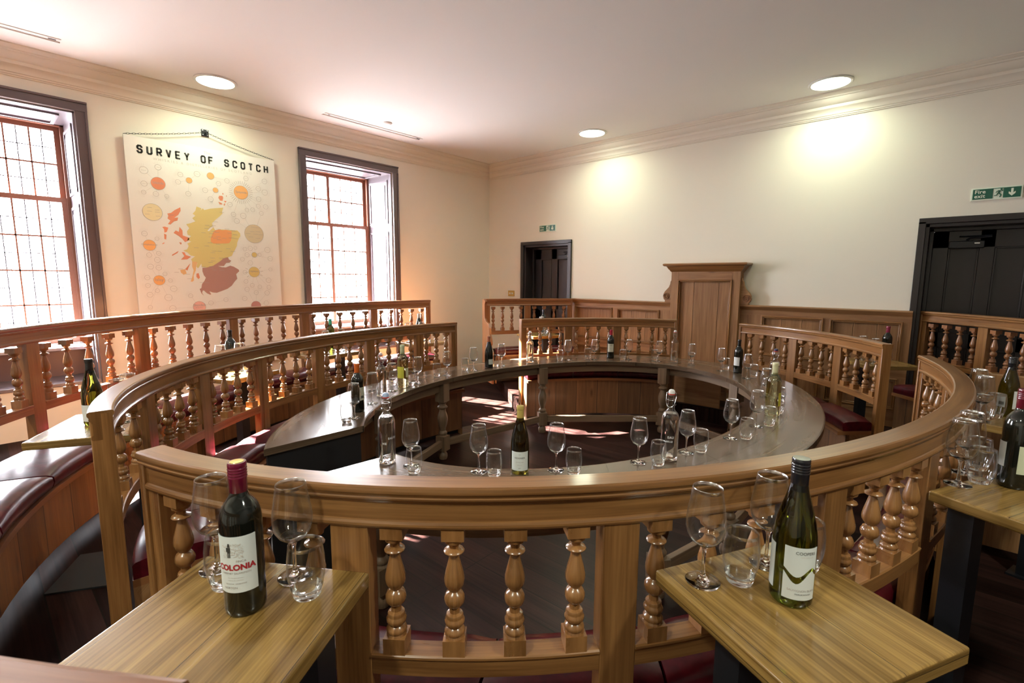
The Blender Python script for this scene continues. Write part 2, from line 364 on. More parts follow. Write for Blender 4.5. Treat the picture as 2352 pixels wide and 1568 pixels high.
def wall(name,axis,pos,thick,lo,hi,holes,z0=-.1,z1=ZC+.1,mat_=None):
    """axis 'y': wall plane at x=pos running in y; thick is signed outward direction. holes: (a0,a1,z0,z1)"""
    A=sorted({lo,hi,*[h[0] for h in holes],*[h[1] for h in holes]}); Z=sorted({z0,z1,*[h[2] for h in holes],*[h[3] for h in holes]})
    mb=MB()
    for i in range(len(A)-1):
        for j in range(len(Z)-1):
            ca=(A[i]+A[i+1])/2; cz=(Z[j]+Z[j+1])/2
            if any(h[0]<ca<h[1] and h[2]<cz<h[3] for h in holes): continue
            if axis=='y': mb.box((pos+thick/2,ca,cz),(abs(thick),A[i+1]-A[i],Z[j+1]-Z[j]))
            else: mb.box((ca,pos+thick/2,cz),(A[i+1]-A[i],abs(thick),Z[j+1]-Z[j]))
    return struct(top(name,mb,mat_ or M['wall'],smooth=False))
WINS=[(-3.244,-2.037),(.002,1.209),(-5.5,-4.9)]
WZ0,WZ1=.60,2.99
D1=(-3.20,-2.30); D2=(1.62,2.52); DT=2.105
wall('wall_left','y',UW,-.66,VB-.3,VW+.3,[(a,b,WZ0,WZ1) for a,b in WINS[:2]])
wall('wall_back','x',VW,.30,UW,UR+.3,[(D1[0],D1[1],FZ,DT),(D2[0],D2[1],FZ,DT)])
wall('wall_right','y',UR,.3,VB-.3,VW+.3,[],mat_=M['darkwall'])
wall('wall_front','x',VB,-.3,UW,UR+.3,[])
mb=MB(); mb.box(((UW+UR)/2,(VB+VW)/2,ZC+.05),(UR-UW+1.2,VW-VB+1.2,.1)); struct(top('ceiling',mb,M['ceil'],smooth=False))
# cornice, one moulded run per wall
cp=[(0,-.204),(.010,-.204),(.012,-.196),(.020,-.192),(.022,-.182),(.030,-.176),(.034,-.160),(.048,-.140),(.070,-.124),(.074,-.112),(.074,-.098),(.082,-.094),(.100,-.082),(.116,-.064),(.124,-.052),(.126,-.044),(.140,-.040),(.144,-.030),(.156,-.026),(.168,-.014),(.178,-.010),(.178,0),(0,0)]
runs=[((UW,VB),(UW,VW),(1,0)),((UW,VW),(UR,VW),(0,-1)),((UR,VW),(UR,VB),(-1,0)),((UR,VB),(UW,VB),(0,1))]
for i,(a,b,nn) in enumerate(runs):
    mb=MB(); L=math.hypot(b[0]-a[0],b[1]-a[1])
    d=((b[0]-a[0])/L,(b[1]-a[1])/L)
    # mitred ends: shear the side vector
    fr=[((a[0],a[1],ZC),(nn[0]+d[0],nn[1]+d[1],0),(0,0,1),0),((b[0],b[1],ZC),(nn[0]-d[0],nn[1]-d[1],0),(0,0,1),L)]
    mb.sweep(fr,cp); struct(top('trim_%d'%(i+1),mb,M['cornice']))
# ---------------------------------------------------------------- windows
def window(idx,v0,v1):
    g0,g1=v0+.035,v1-.045; ug=UW-.62; zt,zm,zb=2.965,2.285,.925
    root=thing('window_%d'%idx,'','window',(UW,(v0+v1)/2,WZ0)); del root['label']; del root['category']; struct(root)
    mb=MB(); A=.085
    prof=[(0,0),(.085,0),(.085,.022),(.070,.034),(.056,.030),(.020,.026),(.012,.018),(0,.018)]
    # architrave on the room face
    def arch(a,b,nrm):
        pass
    for cc,dd in (((UW+.014,v0-.042,(FZ+WZ1)/2),(.028,.085,WZ1-FZ)),((UW+.014,v1+.042,(FZ+WZ1)/2),(.028,.085,WZ1-FZ)),((UW+.014,(v0+v1)/2,WZ1+.042),(.028,v1-v0+.17,.085)),
                  ((UW+.020,v0-.072,(FZ+WZ1)/2),(.040,.018,WZ1-FZ)),((UW+.020,v1+.072,(FZ+WZ1)/2),(.040,.018,WZ1-FZ)),((UW+.020,(v0+v1)/2,WZ1+.075),(.040,v1-v0+.17,.018))):
        mb.box(cc,dd)
    part('architrave',mb,M['brown2'],root,bevel=.003)
    # reveal linings with a raised fielded panel and a moulded border
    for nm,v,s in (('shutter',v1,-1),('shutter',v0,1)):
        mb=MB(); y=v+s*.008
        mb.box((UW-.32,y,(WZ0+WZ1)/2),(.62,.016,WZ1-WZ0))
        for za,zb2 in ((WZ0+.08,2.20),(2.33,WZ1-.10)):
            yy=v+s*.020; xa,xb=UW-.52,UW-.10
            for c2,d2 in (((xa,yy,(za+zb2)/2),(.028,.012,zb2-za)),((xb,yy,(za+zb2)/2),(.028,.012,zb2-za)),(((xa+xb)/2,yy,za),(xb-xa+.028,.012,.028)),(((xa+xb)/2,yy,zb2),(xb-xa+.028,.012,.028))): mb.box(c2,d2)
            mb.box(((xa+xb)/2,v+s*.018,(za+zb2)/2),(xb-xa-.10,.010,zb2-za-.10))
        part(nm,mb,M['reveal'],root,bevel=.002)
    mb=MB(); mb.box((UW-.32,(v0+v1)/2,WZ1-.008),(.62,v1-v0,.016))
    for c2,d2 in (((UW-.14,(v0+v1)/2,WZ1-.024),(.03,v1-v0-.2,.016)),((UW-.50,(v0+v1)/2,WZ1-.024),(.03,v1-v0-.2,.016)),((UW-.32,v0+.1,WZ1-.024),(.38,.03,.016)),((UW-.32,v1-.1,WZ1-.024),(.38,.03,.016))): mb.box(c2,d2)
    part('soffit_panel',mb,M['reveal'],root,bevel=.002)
    # outer frame
    mb=MB(); 
    for c2,d2 in (((ug,v0+.018,(zb+zt)/2),(.11,.036,zt-zb+.06)),((ug,v1-.022,(zb+zt)/2),(.11,.044,zt-zb+.06)),((ug,(v0+v1)/2,zt+.012),(.11,v1-v0,.030)),((ug+.02,(v0+v1)/2,zb-.03),(.15,v1-v0,.05))): mb.box(c2,d2)
    part('window_frame',mb,M['sash'],root,bevel=.002)
    def sash(nm,z0,z1,rows,x):
        mb=MB(); st=.040
        mid=(g0+g1)/2
        for c2,d2 in (((x,g0+st/2,(z0+z1)/2),(.045,st,z1-z0)),((x,g1-st/2,(z0+z1)/2),(.045,st,z1-z0)),((x,(g0+g1)/2,z0+.026),(.05,g1-g0,.052)),((x,(g0+g1)/2,z1-.022),(.05,g1-g0,.044)),((x,mid,(z0+z1)/2),(.055,.042,z1-z0))): mb.box(c2,d2)
        half=[(g0+st,mid-.021),(mid+.021,g1-st)]
        ld=MB()
        for a,b in half:
            for k in (1,2): y=a+(b-a)*k/3; mb.box((x,y,(z0+z1)/2),(.03,.013,z1-z0))
            for k in range(3): y=a+(b-a)*(k+.5)/3; ld.box((x,y,(z0+z1)/2),(.010,.008,z1-z0-.05))
        for k in range(1,rows): z=z0+.052+(z1-z0-.096)*k/rows; mb.box((x,(g0+g1)/2,z),(.03,g1-g0,.015))
        for k in range(rows): z=z0+.052+(z1-z0-.096)*(k+.5)/rows; ld.box((x,(g0+g1)/2,z),(.010,g1-g0-.06,.008))
        o=part(nm,mb,M['sash'],root); q=part('lead_bars',ld,M['lead'],root); q.parent=o
        pn=MB(); b=0; pn.v+=[(x-.006,g0,z0),(x-.006,g1,z0),(x-.006,g1,z1),(x-.006,g0,z1)]; pn.face((0,1,2,3),[(0,0)]*4)
        q=part('pane',pn,M['pane'],root,smooth=False); q.parent=o
    sash('upper_sash',zm-.022,zt,2,ug-.02); sash('lower_sash',zb,zm+.022,4,ug+.03)
    mb=MB(); mb.box((UW-.42,(v0+v1)/2,.905),(.42,v1-v0,.028)); mb.box((ug+.06,(v0+v1)/2,.87),(.05,v1-v0,.05)); part('sill',mb,M['white2'],root,bevel=.004)
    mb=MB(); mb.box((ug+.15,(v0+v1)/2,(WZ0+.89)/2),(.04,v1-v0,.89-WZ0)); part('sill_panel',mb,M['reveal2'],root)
    mb=MB(); mb.box((UW-.30,(v0+v1)/2,WZ0+.012),(.62,v1-v0,.03)); part('window_seat',mb,M['reveal'],root,bevel=.005)
    # daylight portal
    L=bpy.data.lights.new('portal','AREA'); L.shape='RECTANGLE'; L.size=v1-v0; L.size_y=zt-zb; L.cycles.is_portal=True
    po=bpy.data.objects.new('daylight_portal',L); C.objects.link(po); po.location=(ug-.12,(v0+v1)/2,(zt+zb)/2); po.rotation_euler=Vector((1,0,0)).to_track_quat('-Z','Y').to_euler()
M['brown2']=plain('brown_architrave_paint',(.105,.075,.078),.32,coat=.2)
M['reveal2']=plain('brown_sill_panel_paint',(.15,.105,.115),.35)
M['white2']=plain('pale_sill_paint',(.36,.33,.36),.5)
for i,(a,b) in enumerate(WINS[:2]): window(i+1,a,b)
# ---------------------------------------------------------------- doors
def door(idx,d0,d1,closer_x,closer_hand,handle_x):
    root=thing('door_%d'%idx,'','door',((d0+d1)/2,VW,FZ)); del root['label']; del root['category']; struct(root)
    mb=MB(); t=.052
    for cc,dd in (((d0-.004,VW-.008,(FZ+DT)/2),(t,.045,DT-FZ)),((d1+.004,VW-.008,(FZ+DT)/2),(t,.045,DT-FZ)),(((d0+d1)/2,VW-.008,DT+.006),(d1-d0+.06,.045,t))): mb.box(cc,dd)
    part('door_frame',mb,M['door'],root,bevel=.003)
    mb=MB()
    for cc,dd in (((d0+.035,VW+.13,(FZ+DT)/2),(.03,.26,DT-FZ)),((d1-.035,VW+.13,(FZ+DT)/2),(.03,.26,DT-FZ)),(((d0+d1)/2,VW+.13,DT-.035),(d1-d0,.26,.03)),
                  ((d0+.065,VW+.20,(FZ+DT)/2),(.03,.06,DT-FZ)),((d1-.065,VW+.20,(FZ+DT)/2),(.03,.06,DT-FZ)),(((d0+d1)/2,VW+.20,DT-.065),(d1-d0,.06,.03))): mb.box(cc,dd)
    part('door_lining',mb,M['door'],root,bevel=.003)
    a,b=d0+.08,d1-.08; w_=b-a; y=VW+.235
    mb=MB(); mb.box(((a+b)/2,y+.02,(FZ+DT-.08)/2),(w_,.03,DT-.08-FZ))
    st=.11
    for cc,dd in (((a+st/2,y,(FZ+DT-.08)/2),(st,.03,DT-.08-FZ)),((b-st/2,y,(FZ+DT-.08)/2),(st,.03,DT-.08-FZ)),(((a+b)/2,y,(FZ+DT-.08)/2),(.10,.03,DT-.08-FZ)),
                  (((a+b)/2,y,DT-.155),(w_,.03,.15)),(((a+b)/2,y,1.02),(w_,.03,.14)),(((a+b)/2,y,FZ+.12),(w_,.03,.22))): mb.box(cc,dd)
    for xa,xb in ((a+st,(a+b)/2-.05),((a+b)/2+.05,b-st)):
        for za,zb in ((FZ+.23,.95),(1.09,DT-.23)):
            for cc,dd in (((xa+.008,y-.012,(za+zb)/2),(.012,.012,zb-za)),((xb-.008,y-.012,(za+zb)/2),(.012,.012,zb-za)),(((xa+xb)/2,y-.012,zb-.006),(xb-xa,.012,.012)),(((xa+xb)/2,y-.012,za+.006),(xb-xa,.012,.012))): mb.box(cc,dd)
    leaf=part('door_leaf',mb,M['door'],root,bevel=.002)
    mb=MB(); mb.box((closer_x,y-.045,DT-.205),(.24,.055,.065)); 
    q=part('closer_body',mb,M['black'],root,bevel=.006); q.parent=leaf; q.location=q.location
    mb=MB(); mb.box((closer_x+.07*closer_hand,y-.076,DT-.195),(.035,.004,.008)); q=part('closer_badge',mb,M['steel'],root)
    mb=MB(); mb.tube([(closer_x,y-.05,DT-.165),(closer_x+.02*closer_hand,y-.06,DT-.15),(closer_x+.16*closer_hand,y-.10,DT-.14)],.009); mb.tube([(closer_x+.16*closer_hand,y-.10,DT-.135),(closer_x-.05*closer_hand,y-.02,DT-.13)],.008); part('closer_arm',mb,M['black'],root)
    mb=MB(); mb.box((handle_x,y-.02,1.17),(.045,.010,.20)); mb.tube([(handle_x,y-.03,1.15),(handle_x,y-.06,1.15),(handle_x+.1,y-.06,1.15)],.010); part('door_handle',mb,M['black'],root)
door(1,D1[0],D1[1],-2.52,1,-3.02)
door(2,D2[0],D2[1],1.93,1,2.36)
# ---------------------------------------------------------------- ceiling fittings
def downlight(x,y,label,en=3.0):
    t=thing('downlight',label,'ceiling light',(x,y,ZC),0,'recessed round ceiling downlights')
    mb=MB(); mb.lathe([(.150,0),(.178,0),(.180,-.006),(.172,-.012),(.155,-.012),(.150,-.004)],40); link('trim_ring',mb.mesh('trim_ring',M['white']),t)
    mb=MB(); mb.lathe([(.152,-.004),(.10,-.007),(.0005,-.008)],40); link('lamp_lens',mb.mesh('lamp_lens',M['lamp']),t)
    L=bpy.data.lights.new('downlight_lamp','AREA'); L.shape='DISK'; L.size=.26; L.energy=en; L.color=(.88,1,.66) if en<5 else (.96,1,.86); L.spread=math.radians(150)
    o=bpy.data.objects.new('lamp_light',L); C.objects.link(o); o.location=(0,0,-.02); o.parent=t
    return t
for x,y,lb in ((-3.41,-1.078,'glowing round ceiling light above the framed chart, nearest the windows'),(-1.634,2.568,'small glowing round ceiling light near the far corner and first fire exit sign'),(.868,2.677,'glowing round ceiling light above the right part of the far wall')):
    downlight(x,y,lb)
for x,y,lb in ((3.4,-1.7,'unseen round ceiling fill light over the right side of the room, beyond the picture edge'),(1.3,-4.1,'unseen round ceiling fill light in the middle of the near ceiling, behind the near balustrade'),(-1.3,-4.3,'unseen round ceiling fill light at the near end towards the window wall')):
    downlight(x,y,lb,19)  # added unseen downlights, far stronger than the visible ones, to fill near faces
for (xa,ya,xb,yb,lb) in ((-3.525,.019,-3.495,1.348,'thin linear slot vent in ceiling beyond the second window'),(-3.494,-4.0,-3.476,-2.14,'thin linear slot vent in ceiling at the upper left')):
    t=thing('slot_vent',lb,'vent',((xa+xb)/2,(ya+yb)/2,ZC)); mb=MB(); L=yb-ya
    mb.box((xa,(ya+yb)/2,ZC-.003),(.016,L,.006)); mb.box((xa+.075,(ya+yb)/2,ZC-.003),(.016,L,.006)); part('vent_frame',mb,M['ceil'],t)
    mb=MB(); mb.box((xa+.020,(ya+yb)/2,ZC-.0012),(.004,L,.0024)); mb.box((xa+.055,(ya+yb)/2,ZC-.0012),(.004,L,.0024)); part('slot',mb,M['midink'],t)
    mb=MB(); mb.box((xa+.06,yb-.05,ZC-.004),(.018,.045,.008)); mb.box((xa+.06,ya+.05,ZC-.004),(.012,.02,.008)); part('end_clip',mb,M['black'],t)
t=thing('smoke_detector','small flat white disc detector on the ceiling beside the slot vent','detector',(-3.234,.672,ZC))
mb=MB(); mb.lathe([(.0,-.022),(.035,-.022),(.05,-.012),(.055,0)][::-1],24); link('sensor_cap',mb.mesh('sensor_cap',M['ceil']),t)
# ---------------------------------------------------------------- wall fittings
t=thing('light_switch','three-gang brass light switch plate on the far wall near the corner','switch',(-3.442,VW,1.334))
mb=MB(); mb.box((-3.442,VW-.004,1.334),(.135,.008,.09)); part('switch_plate',mb,M['brass'],t,bevel=.003)
for k in (-1,0,1):
    mb=MB(); mb.box((-3.442+k*.032,VW-.011,1.334),(.014,.008,.028)); part('rocker',mb,M['white'],t,bevel=.002)
def exit_sign(x,z,label):
    t=thing('fire_exit_sign',label,'sign',(x,VW,z),0,'green and white fire exit signs')
    W,H=.312,.102; y=VW
    mb=MB(); mb.box((x,y-.004,z),(W,.008,H)); part('sign_board',mb,M['lumi'],t,bevel=.001)
    mb=MB(); mb.box((x-.083,y-.0088,z),(.126,.0016,H-.018)); mb.box((x+.094,y-.0088,z),(.104,.0016,H-.018)); mb.box((x+.013,y-.0086,z+H/2-.0115),(.07,.0010,.005)); part('green_field',mb,M['green'],t)
    for s,dz in (('Fire',.010),('exit',-.026)):
        me=text_mesh(s,.042,'LEFT',1.05,.0008,M['lumi']); o=link('lettering',me,t,(-.135,-.0105,dz-.004)); o.rotation_euler=(PI/2,0,0)
    mb=MB(); R=Matrix.Translation((x+.094,y-.0105,z))@Matrix.Rotation(PI/2,4,'X')
    mb.prism([(-.007,.032),(.007,.032),(.007,-.004),(.020,.006),(.020,-.010),(0,-.030),(-.020,-.010),(-.020,.006),(-.007,-.004)],0,.001,M4=R); part('down_arrow',mb,M['lumi'],t)
    R=Matrix.Translation((x+.014,y-.0105,z))@Matrix.Rotation(PI/2,4,'X'); mb=MB()
    hd=[(.014+.0065*math.cos(a*PI/6),.031+.0065*math.sin(a*PI/6)) for a in range(12)]
    mb.prism(hd,0,.001,M4=R)
    for poly in ([(.000,.022),(.012,.022),(.006,-.002),(-.006,-.002)],[(.010,.022),(.024,.012),(.027,.018),(.022,.0215),(.010,.026)],[(.000,.023),(-.014,.016),(-.020,.004),(-.015,.002),(-.010,.012),(.002,.015)],
                 [(-.006,0),(.006,0),(.020,-.014),(.012,-.036),(.006,-.034),(.011,-.016),(.000,-.006)],[(-.007,.002),(-.001,-.006),(-.010,-.022),(-.026,-.024),(-.027,-.018),(-.014,-.016)]):
        mb.prism(poly,0,.001,M4=R)
    part('running_figure',mb,M['green'],t)
exit_sign(-2.72,2.323,'fire exit sign over the far-left dark door, near the room corner')
exit_sign(2.075,2.312,'fire exit sign over the right-hand dark door')
# ---------------------------------------------------------------- panelling against the far wall
RT=1.293  # top of outer rail
PV=3.04
capp=[(0,0),(.052,0),(.056,-.006),(.056,-.014),(.050,-.020),(.046,-.030),(.038,-.036),(.034,-.046),(.026,-.052),(.024,-.060),(0,-.060)]
def panelling(u0,u1,pans,label):
    t=thing('wall_panelling',label,'panelling',((u0+u1)/2,VW,FZ))
    mb=MB(); mb.sweep([((u0,VW-.006,RT),(0,-1,0),(0,0,1),0),((u1,VW-.006,RT),(0,-1,0),(0,0,1),u1-u0)],[(a+.03,b) for a,b in capp[1:-1]]+[(0,-.06),(0,0)])
    part('cap_rail',mb,M['pine_panel'],t)
    mb=MB(); y=PV+.022; zt=RT-.05; zb=FZ; xs=[u0]+[k for p in pans for k in p]+[u1]
    zr=[(1.185,.745),(.64,.34)]
    mb.box(((u0+u1)/2,y,(zt+zr[0][0])/2),(u1-u0,.04,zt-zr[0][0]),grain=0)
    mb.box(((u0+u1)/2,y,(zr[0][1]+zr[1][0])/2),(u1-u0,.04,zr[0][1]-zr[1][0]),grain=0)
    mb.box(((u0+u1)/2,y,(zr[1][1]+zb)/2),(u1-u0,.04,zr[1][1]-zb),grain=0)
    for i in range(0,len(xs),2):
        for za,zb2 in zr: mb.box(((xs[i]+xs[i+1])/2,y,(za+zb2)/2),(xs[i+1]-xs[i],.04,za-zb2),grain=2)
    part('panel_frame',mb,M['pine_panel'],t)
    for a,b in pans:
        for za,zb2 in zr:
            mb=MB(); n=3 if b-a<.62 else 3; w_=(b-a)/n
            for k in range(n): mb.box((a+w_*(k+.5),y+.012,(za+zb2)/2),(w_-.003,.012,za-zb2),grain=2)
            part('panel_board',mb,M['pine_panel'],t)
            mb=MB()
            for o_,wd,dp in ((.006,.016,.014),(.022,.010,.006)):
                for cc,dd in (((a+o_,y-.022,(za+zb2)/2),(wd,dp*2,za-zb2-o_*2)),((b-o_,y-.022,(za+zb2)/2),(wd,dp*2,za-zb2-o_*2)),(((a+b)/2,y-.022,za-o_),(b-a-o_*2+wd,dp*2,wd)),(((a+b)/2,y-.022,zb2+o_),(b-a-o_*2+wd,dp*2,wd))): mb.box(cc,dd)
            part('panel_moulding',mb,M['pine'],t,bevel=.003)
panelling(-2.215,-.70,[(-2.14,-1.545),(-1.468,-.868)],'pine panelling with two moulded upper panels left of the tall seat back')
panelling(.10,1.62,[(.332,.915),(.975,1.555)],'pine panelling with two moulded upper panels right of the tall seat back')
# tall judge's seat back
t=thing('judge_seat','tall pine panelled seat back with cornice top and scroll brackets on far wall','seat',(-.29,VW-.1,FZ))
cx=-.296; hw=.40; y0=PV-.045
mb=MB()
mb.box((cx-hw+.045,y0,(FZ+1.71)/2),(.09,.05,1.71-FZ),grain=2); mb.box((cx+hw-.045,y0,(FZ+1.71)/2),(.09,.05,1.71-FZ),grain=2)
mb.box((cx,y0,1.64),(.62,.05,.14),grain=0); mb.box((cx,y0+.06,(FZ+1.7)/2),(2*hw,.06,1.7-FZ),grain=2); mb.box((cx,y0,FZ+.1),(.62,.05,.2),grain=0)
part('seat_back_frame',mb,M['pine_panel'],t,bevel=.002)
for a,b in ((-.61,-.423),(-.42,-.135),(-.132,.022)):
    mb=MB(); mb.box(((a+b)/2,y0+.012,(FZ+.2+1.57)/2),(b-a,.02,1.57-FZ-.2),grain=2); part('back_board',mb,M['chairboard'] if 'chairboard' in M else M['pine_panel'],t,bevel=.003)
mb=MB()
for o_,wd,dp in ((.008,.018,.020),(.026,.010,.010)):
    a,b,za,zb2=-.612,.020,1.575,FZ+.2
    for cc,dd in (((a+o_,y0-.02,(za+zb2)/2),(wd,dp*2,za-zb2-2*o_)),((b-o_,y0-.02,(za+zb2)/2),(wd,dp*2,za-zb2-2*o_)),(((a+b)/2,y0-.02,za-o_),(b-a-2*o_+wd,dp*2,wd))): mb.box(cc,dd)
part('back_moulding',mb,M['pine'],t,bevel=.004)
mb=MB()
cpf=[(0,0),(.075,0),(.083,-.006),(.085,-.016),(.080,-.026),(.070,-.032),(.050,-.034),(.046,-.044),(.040,-.050),(.034,-.064),(.020,-.078),(.014,-.090),(.006,-.096),(0,-.110)]
Z=1.763
base=[(cx-hw,VW),(cx-hw,y0-.02),(cx+hw,y0-.02),(cx+hw,VW)]
sv=[(-1,0,0),(-1,-1,0),(1,-1,0),(1,0,0)]
mb.sweep([((base[i][0],base[i][1],Z),sv[i],(0,0,1),i*.4) for i in range(4)],cpf)
mb.box((cx,(VW+y0)/2,Z-.02),(2*hw,VW-y0+.03,.04))
part('cornice',mb,M['pine'],t)
for s in (-1,1):
    pts=[(0,.300),(.010,.298),(.014,.270),(.026,.255),(.030,.225),(.045,.185),(.072,.155),(.096,.130),(.112,.098),(.115,.068),(.106,.038),(.088,.018),(.095,.0),(0,0)]
    mb=MB(); R=Matrix.Translation((cx+s*hw,VW-.05,1.293))@Matrix.Rotation(PI/2,4,'X')@Matrix.Scale(s,4,(1,0,0))
    mb.prism(pts,0,.045,M4=R)
    o=part('scroll_bracket',mb,M['pine_panel'],t,bevel=.004)
    sp=[(cx+s*(hw+.066+(.042-.0017*k)*math.cos(k*.6)),VW-.100,1.293+.072+(.042-.0017*k)*math.sin(k*.6)) for k in range(0,22)]
    mb=MB(); mb.tube(sp,.005); part('spiral_carving',mb,M['pine_out'],t)
mb=MB(); mb.box((cx,y0-.22,.56),(.76,.40,.05)); part('seat_board',mb,M['pine_panel'],t,bevel=.006)
mb=MB(); mb.box((cx,y0-.40,.36),(.76,.03,.38)); part('seat_front',mb,M['pine_panel'],t)
# ---------------------------------------------------------------- balustrades
HR=[(-.029,0),(.029,0),(.0340,-.0025),(.0360,-.008),(.0355,-.015),(.0320,-.020),(.0310,-.024),(.0325,-.027),(.0315,-.031),(.0265,-.035),(.0255,-.039),(.0230,-.041),(.0230,-.080),(.0265,-.082),(.0295,-.087),(.0300,-.092),(.0280,-.097),(.0240,-.099)]
HR=HR+[(-d,z) for d,z in HR[::-1][:-1]]
HR=[h for i,h in enumerate(HR) if i==0 or h!=HR[i-1]][1:]
BR=[(-.0235,0),(.0235,0),(.0275,-.003),(.0275,-.008),(.0235,-.011),(.0235,-.052),(-.0235,-.052),(-.0235,-.011),(-.0275,-.008),(-.0275,-.003)]
def baluster_mesh(h,name,m):
    k=h/.965; mb=MB(); w_=.050
    zb=.130; zt=.875
    mb.box((0,0,.0625*k),(w_,w_,.125*k),grain=2)
    mb.lathe([(.0245,.118*k),(.0225,.135*k),(.0215,.142*k),(.0235,.150*k),(.0240,.165*k),(.0225,.178*k),(.0165,.196*k),(.0165,.205*k),(.0205,.214*k),(.0230,.232*k),(.0230,.250*k),(.0200,.262*k),(.0190,.270*k),(.0200,.285*k),(.0185,.296*k),(.0120,.306*k),(.0115,.345*k),
              (.0150,.355*k),(.0215,.378*k),(.0235,.405*k),(.0230,.430*k),(.0190,.458*k),(.0135,.468*k),(.0120,.476*k),(.0160,.492*k),(.0215,.520*k),(.0232,.550*k),(.0228,.580*k),(.0195,.630*k),(.0145,.690*k),(.0110,.735*k),(.0100,.752*k),(.0160,.760*k),(.0225,.770*k),(.0235,.778*k),(.0215,.788*k),(.0150,.796*k),(.0110,.803*k),(.0112,.826*k),(.0160,.838*k),(.0215,.850*k),(.0228,.868*k),(.0225,.880*k),(.0240,.885*k)],14)
    mb.box((0,0,.925*k),(w_,w_,.085*k),grain=2)
    return mb.mesh(name,m,angle=40)
BI=baluster_mesh(.304,'baluster_inner',M['pine_turn']); BO=baluster_mesh(.335,'baluster_outer',M['pine_out_turn'])
def balustrade(label,E,zt,t0,t1,posts,nb,bal,D,m,zf,end0=True,end1=True,segdeg=1.6,group=None):
    mid=E.p((t0+t1)/2)[0]
    t=thing('balustrade',label,'balustrade',(mid[0],mid[1],zf),0,group)
    n=max(4,int(abs(t1-t0)/segdeg))
    mb=MB(); mb.sweep(E.frames(t0,t1,zt,n),HR); part('handrail',mb,m,t,angle=25)
    th=.022; hb=zt-.099; hz=zt-D
    edges=[]
    for te,flag,s in ((t0,end0,1),(t1,end1,-1)):
        if flag:
            q=E.step(te,s*th/2); P,N=E.p(q); an=math.atan2(N[1],N[0])
            mb=MB(); mb.box((P[0],P[1],(zf+zt-.006)/2),(.062,th,zt-.006-zf),rz=an,grain=2); part('end_board',mb,m,t,bevel=.003)
            q2=E.step(te,s*(th+.022)); P,N=E.p(q2); an=math.atan2(N[1],N[0])
            mb=MB(); mb.box((P[0],P[1],(zf+hb)/2),(.046,.044,hb-zf+.01),rz=an,grain=2); part('post',mb,m,t,bevel=.002)
            edges.append(E.step(te,s*(th+.044)))
        else: edges.append(te)
    lo,hi=edges
    bays=[]; cur=lo; hw=.0435
    for p in posts:
        P,N=E.p(p); an=math.atan2(N[1],N[0]); mb=MB(); mb.box((P[0],P[1],(zf+hb)/2),(.048,2*hw,hb-zf+.01),rz=an,grain=2); part('post',mb,m,t,bevel=.002)
        bays.append((cur,E.step(p,-hw))); cur=E.step(p,hw)
    bays.append((cur,hi))
    for i,(a,b) in enumerate(bays):
        L=E.arc(a,b)
        if L<.03: continue
        mb=MB(); mb.sweep(E.frames(a,b,hz,max(3,int(abs(b-a)/segdeg))),BR); part('bottom_rail',mb,m,t,angle=25)
        k=nb[i] if isinstance(nb,(list,tuple)) else nb
        for j in range(k):
            tt=a+(b-a)*(j+.5+ (j-(k-1)/2)*.06)/k; P,N=E.p(tt); o=link('baluster',bal,t,(P[0]-mid[0],P[1]-mid[1],hz-zf-.002),math.atan2(N[1],N[0]))
    return t
ZI=1.57-.4445; DI=.4026
balustrade('curved pine balustrade nearest the camera, sweeping round to the right-hand gap',EI,ZI,-80.1,23.4,[-62.42,-46.48,-31.08,-17.9,-3.4,11.15],4,BI,DI,M['pine'],.0,group='inner ring of balustrades')
balustrade('curved pine balustrade of the inner ring at left, in front of the window-side tables',EI,ZI,168.3,263.6,[178.28,190.98,203.44,216.95,230.3,244.22],[3,4,4,4,4,4,3],BI,DI,M['pine'],.0,group='inner ring of balustrades')
balustrade('short curved pine balustrade of the inner ring left of the tall seat back',EI,ZI,101.9,149.9,[120.47,135.59],4,BI,DI,M['pine'],.0,group='inner ring of balustrades')
balustrade('short curved pine balustrade of the inner ring right of the tall seat back',EI,ZI,36.2,82.0,[50.95,65.12],4,BI,DI,M['pine'],.0,group='inner ring of balustrades')
DO=.445
balustrade('outer reddish pine balustrade along the window side, running past the camera',EO,RT,165.2,302,[177.71,191.75,204.81,219.07,233.64,248,262,276,290],5,BO,DO,M['pine_out'],FZ,end1=False,group='outer ring of balustrades')
balustrade('short outer balustrade with carved end in front of the far-left door',EO,RT,130.6,152.1,[141.71],4,BO,DO,M['pine_out'],FZ,group='outer ring of balustrades')
balustrade('outer balustrade curving from the far wall to the right edge of the picture',EO,RT,-40,53.9,[-28,-15,-2,11,23,34,43.65],4,BO,DO,M['pine'],FZ,end0=False,group='outer ring of balustrades')
# carved bench end of the short outer balustrade
t=thing('bench_end','shaped pale carved wooden bench end by the far corner doorway','bench end',(-2.86,1.9,FZ))
P,N=EO.p(152.1); T=(-N[1],N[0])
pr_=[(.03,0),(.03,.42),(.0,.46),(-.02,.50),(.0,.54),(-.01,.60),(-.035,.66),(-.03,.74),(-.06,.80),(-.13,.82),(-.16,.86),(-.16,1.05),(-.14,1.09),(-.17,1.118),(-.22,1.118),(-.22,0)]
mb=MB(); R=Matrix(((-N[0],T[0],0,P[0]),(-N[1],T[1],0,P[1]),(0,0,1,FZ),(0,0,0,1)))@Matrix.Translation((-.17,0.03,0))@Matrix.Rotation(PI/2,4,'X')
mb.prism([((a+.22)*1.5+.14,b) for a,b in pr_],-.0,.03,M4=R,gdir=PI/2); part('end_panel',mb,M['pine_out'],t,bevel=.003)
